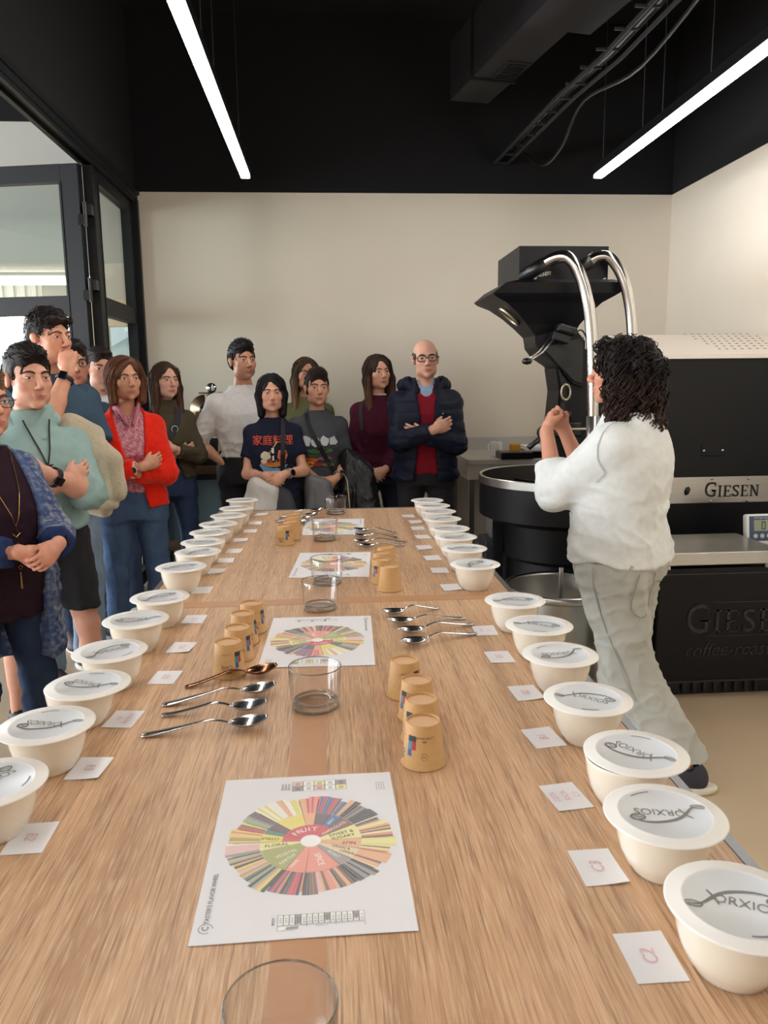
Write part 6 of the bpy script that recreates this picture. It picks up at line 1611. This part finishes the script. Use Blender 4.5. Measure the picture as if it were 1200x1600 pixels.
def p4b():
    H = 1.68
    p = Person('person almost hidden, dark curly hair showing between two heads', (-1.785, 4.78), PI+.5, H, 'm', .98, (204, 150, 126), (0, 0, 0), .234, None, voxel=.006)
    p.body().eyes().hair('curlytop', (30, 26, 26), None, 3, n=100)
    p.garment('tshirt', (50, 52, 58), .50*H, infl=.016, sleeve=.8); p.trousers((60, 70, 92)); p.shoes()
def p3():           # tall slate tee
    H = 1.80
    loc = (-1.325, 3.86); rz = PI+.85
    p = Person('tall curly-haired person in a slate t-shirt with a hand at the mouth', loc, rz, H, 'm', 1.04, (212, 152, 124), (.16, -.02, .04), .238,
               {'R': dict(w=(.035, .235, .848*H), pole=(.55, .6, -1), hd=(-.30, -.45, .84), pn=(-.75, -.65, .0), curl=.80, spread=.02),
                'L': dict(w=(.06, .26, .640*H), pole=(-1, -.2, -.8), hd=(1, .1, .05), pn=(0, -1, 0), curl=.4)}, voxel=.004, shw=.178, neck_f=.045)
    p.body(nose=1.18, jaw=1.06).eyes(brow=(40, 30, 26), open_=.75).hair('curlytop', (34, 27, 25), None, 4, n=240, curl=1.2, rad=.0024)
    p.garment('tshirt', (62, 82, 100), .50*H, infl=.018, sleeve=.80, sleeve_r=1.18, fold=.004, neckw=.074)
    p.watch(1, (24, 26, 38), True, (18, 20, 40), band=(28, 32, 52), w=.020)
    p.trousers((128, 150, 172), leg=1.15, wide_hem=.072); p.shoes((70, 44, 50), (214, 210, 200))
    return p
def p2():           # mint hoodie
    H = 1.61
    loc = (-1.20, 3.25); rz = PI+.62
    p = Person('person in a mint green hoodie and black shorts with folded arms', loc, rz, H, 'm', 1.12, (214, 158, 134), (.10, -.02, 0), .240, crossed(H, 'L', .265, .055, .045), voxel=.004, shw=.172, sdrop=.022, feet={'R': (.13, -.05, -.15), 'L': (-.15, .16, .15)})
    p.body(legs=True, nose=1.1, jaw=1.05).eyes(brow=(38, 28, 24), brow_w=1.3, open_=.8).hair('short', (36, 28, 26), None, 3, n=240, top=1.2, fringe=.6)
    o = p.garment('hoodie', (146, 172, 168), .548*H, infl=.024, flare=.01, sleeve=1.16, sleeve_r=1.12, fold=.005, ffreq=6, neckw=.074, bump=.25, bscale=260, z1=.850*H)
    hd = Sculpt((-.22, -.24, .74*H), (.22, .20, .92*H), .007)
    for s in (1, -1):
        hd.cone((s*.02, p.tcy[-2]+.105, .775*H), (s*.085, p.tcy[-2]+.03, .822*H), .018, .026, .02); hd.cone((s*.085, p.tcy[-2]+.03, .822*H), (s*.075, p.tcy[-2]-.075, .838*H), .027, .034, .02)
    hd.cone((-.075, p.tcy[-2]-.085, .84*H), (.075, p.tcy[-2]-.085, .84*H), .045, .045, .03); hd.ell((0, p.tcy[-2]-.12, .80*H), (.10, .05, .07), .04)
    v, q = hd.surface(); v = v+hd.grad(v)*(.004*wnoise(v, 3, 12, 8))[:, None]; link('hood', np_mesh('hood', v, q, mat('cloth_146_172_168', rgb(146, 172, 168))), o)
    p.print_poly('chest_print', [((70, 90, 100), [(.135, .706*H), (-.03, .718*H), (-.03, .714*H), (.135, .702*H)]), ((206, 216, 216), [(.13, .700*H), (-.02, .712*H), (-.02, .692*H), (.13, .680*H)]), ((60, 70, 80), [(.135, .678*H), (-.045, .690*H), (-.045, .686*H), (.135, .674*H)])], .006)
    p.strap([(.05, 0, .825*H), (.015, 0, .76*H), (-.005, 0, .715*H)], .006, (24, 26, 30), 'mic_cord', off=.008); p.strap([(-.05, 0, .825*H), (-.03, 0, .76*H), (-.008, 0, .715*H)], .006, (24, 26, 30), 'mic_cord', off=.008)
    P = p.drape([(-.006, 0, .708*H)], .014)[0]; MB().box(tuple(P-np.array([.013, .007, .016])), tuple(P+np.array([.013, .007, .016])), bev=.004).build('clip_microphone', M_BLACKS, p.root)
    p.watch(-1, (30, 30, 32), True, (14, 14, 16), band=(26, 26, 28), w=.022)
    p.trousers((26, 26, 30), shorts=.335*H, leg=1.16, zw=.580*H, h=.009, mt=mat('black_short_cloth', rgb(28, 27, 31), .9, bump=.3, bscale=200), name='shorts'); p.shoes((24, 24, 26), (232, 230, 226))
def p1():           # blue cardigan
    H = 1.515
    loc = (-1.150, 2.68); rz = PI+.88
    p = Person('person in glasses and a long blue marled cardigan over a dark plum top', loc, rz, H, 'f', 1.05, (212, 150, 126), (-.04, .05, 0), .222, clasped(.610*H, .285, .0), voxel=.004, belly=.03)
    p.body().eyes(brow=(90, 66, 50)).glasses((50, 34, 44), .026, .019).hair('short', (120, 90, 64), None, 9, n=200, top=1.4, fringe=.6)
    p.garment('top', (40, 22, 34), .45*H, infl=.016, fold=.004, neckw=.085, vneck=.04, flare=.01)
    Gtop = p.G
    def pat(v, s):
        n = wnoise(v, 8, 42, 11, (.5, .5, 3.0)); b = wnoise(v, 4, 9, 5, (.3, .3, 1.2)); a1 = np.array([s2l(58), s2l(76), s2l(118)]); a2 = np.array([s2l(170), s2l(170), s2l(168)]); a3 = np.array([s2l(40), s2l(54), s2l(96)])
        arm = np.clip((np.abs(v[:, 0])-.17)/.05, 0, 1); w = np.clip(n*1.6+.15+.55*arm*(b > -.1)+.25*b, 0, 1)
        c = a1+(a2-a1)*(w*.85)[:, None]
        fr = np.clip(1-(np.abs(v[:, 0])-.075)/.05, 0, 1)*(v[:, 1] > .02); c = c*(1-.8*fr[:, None])+np.array([s2l(84), s2l(104), s2l(146)])*.8*fr[:, None]
        for sd in (1, -1):
            A = s.arm[sd]; d = np.linalg.norm(v-A['W'], axis=1); cu = (d < .105); c[cu] = a3*.9
        return c
    p.garment('cardigan', None, .345*H, infl=.030, sleeve=1.84, sleeve_r=1.05, fold=.005, open_=[(.86*H, .085, 0), (.78*H, .085, 0), (.60*H, .095, 0), (.33*H, .10, 0)], neckw=.10, pattern=pat, flare=.02)
    gm = mat('gold_chain', rgb(196, 156, 92), .25, 1.0)
    nk = bpy.data.objects.new('necklace', None); COL.objects.link(nk); nk.parent = p.root
    for s in (1, -1):
        P = p.drape([tuple(q) for q in smooth_path([(s*.060, 0, .825*H), (s*.045, 0, .76*H), (s*.012, 0, .69*H), (0, 0, .665*H)], 6)], .005, Gtop)
        Sx = p.S
        MB().tube([tuple(q) for q in P], .0017, 5).build('chain', gm, nk)
    for k, z in enumerate((.650, .625, .600, .575)):
        y = p.drape([(0, 0, z*H)], .004, Gtop)[0][1]
        MB().ring((0.0, y, z*H), .013 if k % 2 == 0 else .008, .0018, 4, 5, axis='Y').build('diamond_link', gm, nk)
    yt = p.drape([(0, 0, .55*H)], .006, Gtop)[0][1]; MB().cyl((0, yt, .565*H), (0, yt, .528*H), .003, .0045, 8).build('tassel', gm, nk)
    p.watch(-1, (26, 26, 30), True, (16, 16, 22), band=(40, 46, 60), w=.022)
    p.trousers((44, 58, 84), leg=1.05, h=.010); p.shoes((40, 44, 60))
def p14():          # presenter
    H = 1.60
    loc = (1.06, 2.70); rz = face_to((0, 0), (-.72, .70))
    p = Person('presenter with curly dark hair in a white sweatshirt and light grey jeans, hands raised', loc, rz, H, 'f', 1.18, (196, 138, 112), (.20, .02, 0), .226,
               {'R': dict(w=(.045, .272, .800*H), pole=(.45, -.8, -1), hd=(-.62, .20, .62), pn=(-.6, -.55, -.1), curl=.75, spread=.02),
                'L': dict(w=(-.085, .272, .795*H), pole=(-.42, -.9, -1), hd=(.62, .18, .66), pn=(.6, -.55, -.1), curl=.80, spread=.02)}, voxel=.004, shw=.165,
               feet={'L': (-.01, -.27, .55), 'R': (.10, .02, -.2), 'Lk': (-.07, -.07, .43)}, belly=.02)
    p.body(legs=True).eyes(brow=(40, 30, 28)).hair('curly', (24, 17, 16), (56, 37, 29), 7, .175, 1000, 1.12, curl=1.35, rad=.0030, h=.005)
    o = p.garment('sweatshirt', (214, 216, 214), .515*H, infl=.030, sleeve=1.50, sleeve_r=1.12, fold=.006, ffreq=5, neckw=.075, bump=.2, bscale=300, hemwave=.014)
    for s in (1, -1): p.strap([(s*.12, -.05, .82*H), (s*.165, -.02, .80*H), (s*.165, 0.0, .75*H), (s*.15, .02, .70*H)], .003, (188, 192, 190), 'shoulder_seam', proj='side', off=.004)
    t = p.trousers((176, 176, 168), leg=1.42, wide_hem=.100, hem=.135, fold=.008, h=.008, mt=mat('light_grey_denim', rgb(172, 172, 164), .85, noise=.06, nscale=10, bump=.25, bscale=400), infl=.010, zw=.525*H)
    sm = (152, 153, 146)
    p.strap([(-.25, .01, .515*H), (-.25, .0, .42*H), (-.22, -.06, .33*H), (-.24, -.16, .20*H)], .004, sm, 'side_seam', proj='side', off=.003, field=p.GT)
    pk = [(-.16, -.16, .505*H), (-.18, -.13, .43*H), (-.14, -.18, .405*H), (-.08, -.22, .43*H), (-.05, -.22, .50*H)]
    p.strap(pk, .0035, (140, 142, 136), 'back_pocket_seam', proj='side', off=.003)
    p.shoes((44, 46, 58), (216, 208, 190))
    return p
PEOPLE = dict(p1=p1, p2=p2, p3=p3, p4=p4, p4b=p4b, p5=p5, p6=p6, p7=p7, p8=p8, p9=p9, p10=p10, p11=p11, p12=p12, p13=p13, p14=p14)
import time as _time
for _k, _f in PEOPLE.items():
    if want(_k):
        _t = _time.time(); _f(); print('person', _k, round(_time.time()-_t, 2))
# ------------------------------------------------------------------ things people hold
def cloth_obj(name, S, material, label, cat, fold=.008, freq=8, seed=2, loc=(0, 0, 0), rz=0, parts=None):
    v, q = S.surface(); N = S.grad(v); v = v+N*(fold*(wnoise(v, seed, freq, 8, (1, 1, .5))+.5*wnoise(v, seed+4, freq*2.3, 8, (1, 1, .6))))[:, None]
    o = link(name, np_mesh(name, v, q, material)); o.location = loc; o.rotation_euler = (0, 0, rz); tag(o, label, cat); return o
if ONLY is None:
    # beige fleece over the forearm of the tall person; built in world space
    S = Sculpt((-1.32, 3.36, .84), (-.80, 3.95, 1.46), .007)
    for t in range(7):                                            # broad folds falling from the forearm
        f = t/6; top = np.array([-1.165+.10*f, 3.60-.02*f, 1.285-.075*f*f]); bot = np.array([-1.165+.215*f, 3.55-.02*f+.02*(t % 2), .985])
        mid = (top+bot)/2+np.array([.035*f, -.015+.02*(t % 2), .03]); S.cone(top, mid, .052, .050, .016); S.cone(mid, bot, .050, .044, .016)
    S.cone((-1.175, 3.66, 1.28), (-1.06, 3.60, 1.235), .055, .055, .02)
    S.cone((-1.185, 3.535, .985), (-.955, 3.525, .975), .030, .028, .006); S.cone((-1.195, 3.530, .940), (-.965, 3.520, .932), .026, .024, .004)
    S.cone((-1.10, 3.56, .93), (-1.02, 3.55, .905), .040, .038, .01)
    cloth_obj('fleece_jacket', S, mat('beige_fleece', rgb(190, 176, 150), .98, noise=.12, nscale=90, bump=1.0, bscale=150, sheen=.4), 'cream fleece jacket folded over the arm of the tall slate-shirted person', 'jacket', .006, 7)
    def hang(S, tops, bots, r0, r1, n, k=.014, jit=.012, seed=1):
        rs = np.random.RandomState(seed); T0, T1 = np.array(tops[0]), np.array(tops[1]); B0, B1 = np.array(bots[0]), np.array(bots[1])
        for t in range(n):
            f = t/(n-1); top = T0+(T1-T0)*f; bot = B0+(B1-B0)*f+np.array([0, rs.uniform(-jit, jit), rs.uniform(-.03, .03)])
            mid = (top+bot)/2+np.array([rs.uniform(-jit, jit), (.5-(t % 2))*jit*2.2, .02]); rr = rs.uniform(.75, 1.15)
            S.cone(top, mid, r0, r0*rr, k); S.cone(mid, bot, r0*rr, r1*rs.uniform(.8, 1.2), k)
    S = Sculpt((-.66, 4.30, .44), (-.16, 4.78, .96), .007)
    hang(S, ((-.43, 4.57, .87), (-.33, 4.55, .83)), ((-.56, 4.54, .60), (-.36, 4.52, .52)), .036, .034, 7, seed=2); S.cone((-.43, 4.57, .87), (-.34, 4.55, .84), .045, .04, .03)
    cloth_obj('white_jacket', S, mat('white_cloth', rgb(206, 204, 200), .9, bump=.3, bscale=150), 'white jacket bundled below the hands of the navy-shirted person', 'jacket', .005, 9)
    S = Sculpt((-.42, 4.30, .44), (-.06, 4.78, .94), .007)
    hang(S, ((-.31, 4.57, .84), (-.25, 4.56, .80)), ((-.33, 4.56, .50), (-.17, 4.55, .50)), .032, .030, 6, seed=4)
    cloth_obj('grey_coat', S, mat('charcoal_cloth', rgb(62, 62, 68), .85, bump=.3, bscale=150), 'charcoal coat hanging beside the white bundled jacket', 'coat', .005, 9, 5)
    S = Sculpt((-.26, 4.44, .44), (.16, 4.98, .96), .007)
    hang(S, ((-.12, 4.76, .87), (-.02, 4.74, .84)), ((-.15, 4.70, .50), (.04, 4.70, .52)), .034, .034, 7, seed=6)
    cloth_obj('grey_anorak', S, mat('grey_nylon', rgb(104, 104, 108), .55), 'grey anorak hanging from the hands of the smiling short-haired person', 'jacket', .005, 10, 7)
    S = Sculpt((-.04, 4.60, .44), (.46, 5.16, 1.06), .007)
    hang(S, ((.12, 4.98, 1.00), (.24, 4.92, .90)), ((.06, 4.88, .52), (.30, 4.86, .52)), .046, .052, 7, seed=8, jit=.016)
    v_ = None
    o = cloth_obj('black_puffer', S, mat('black_nylon', rgb(22, 22, 26), .42), 'black quilted jacket carried by the burgundy-sweatered person', 'jacket', .008, 14, 9)
    MB().tube(smooth_path([(.085, 4.83, .90), (.11, 4.795, .86), (.12, 4.785, .76), (.125, 4.78, .68)], 5), .004, 6).build('zipper', mat('brass_zip', rgb(176, 160, 120), .4, .7), o)
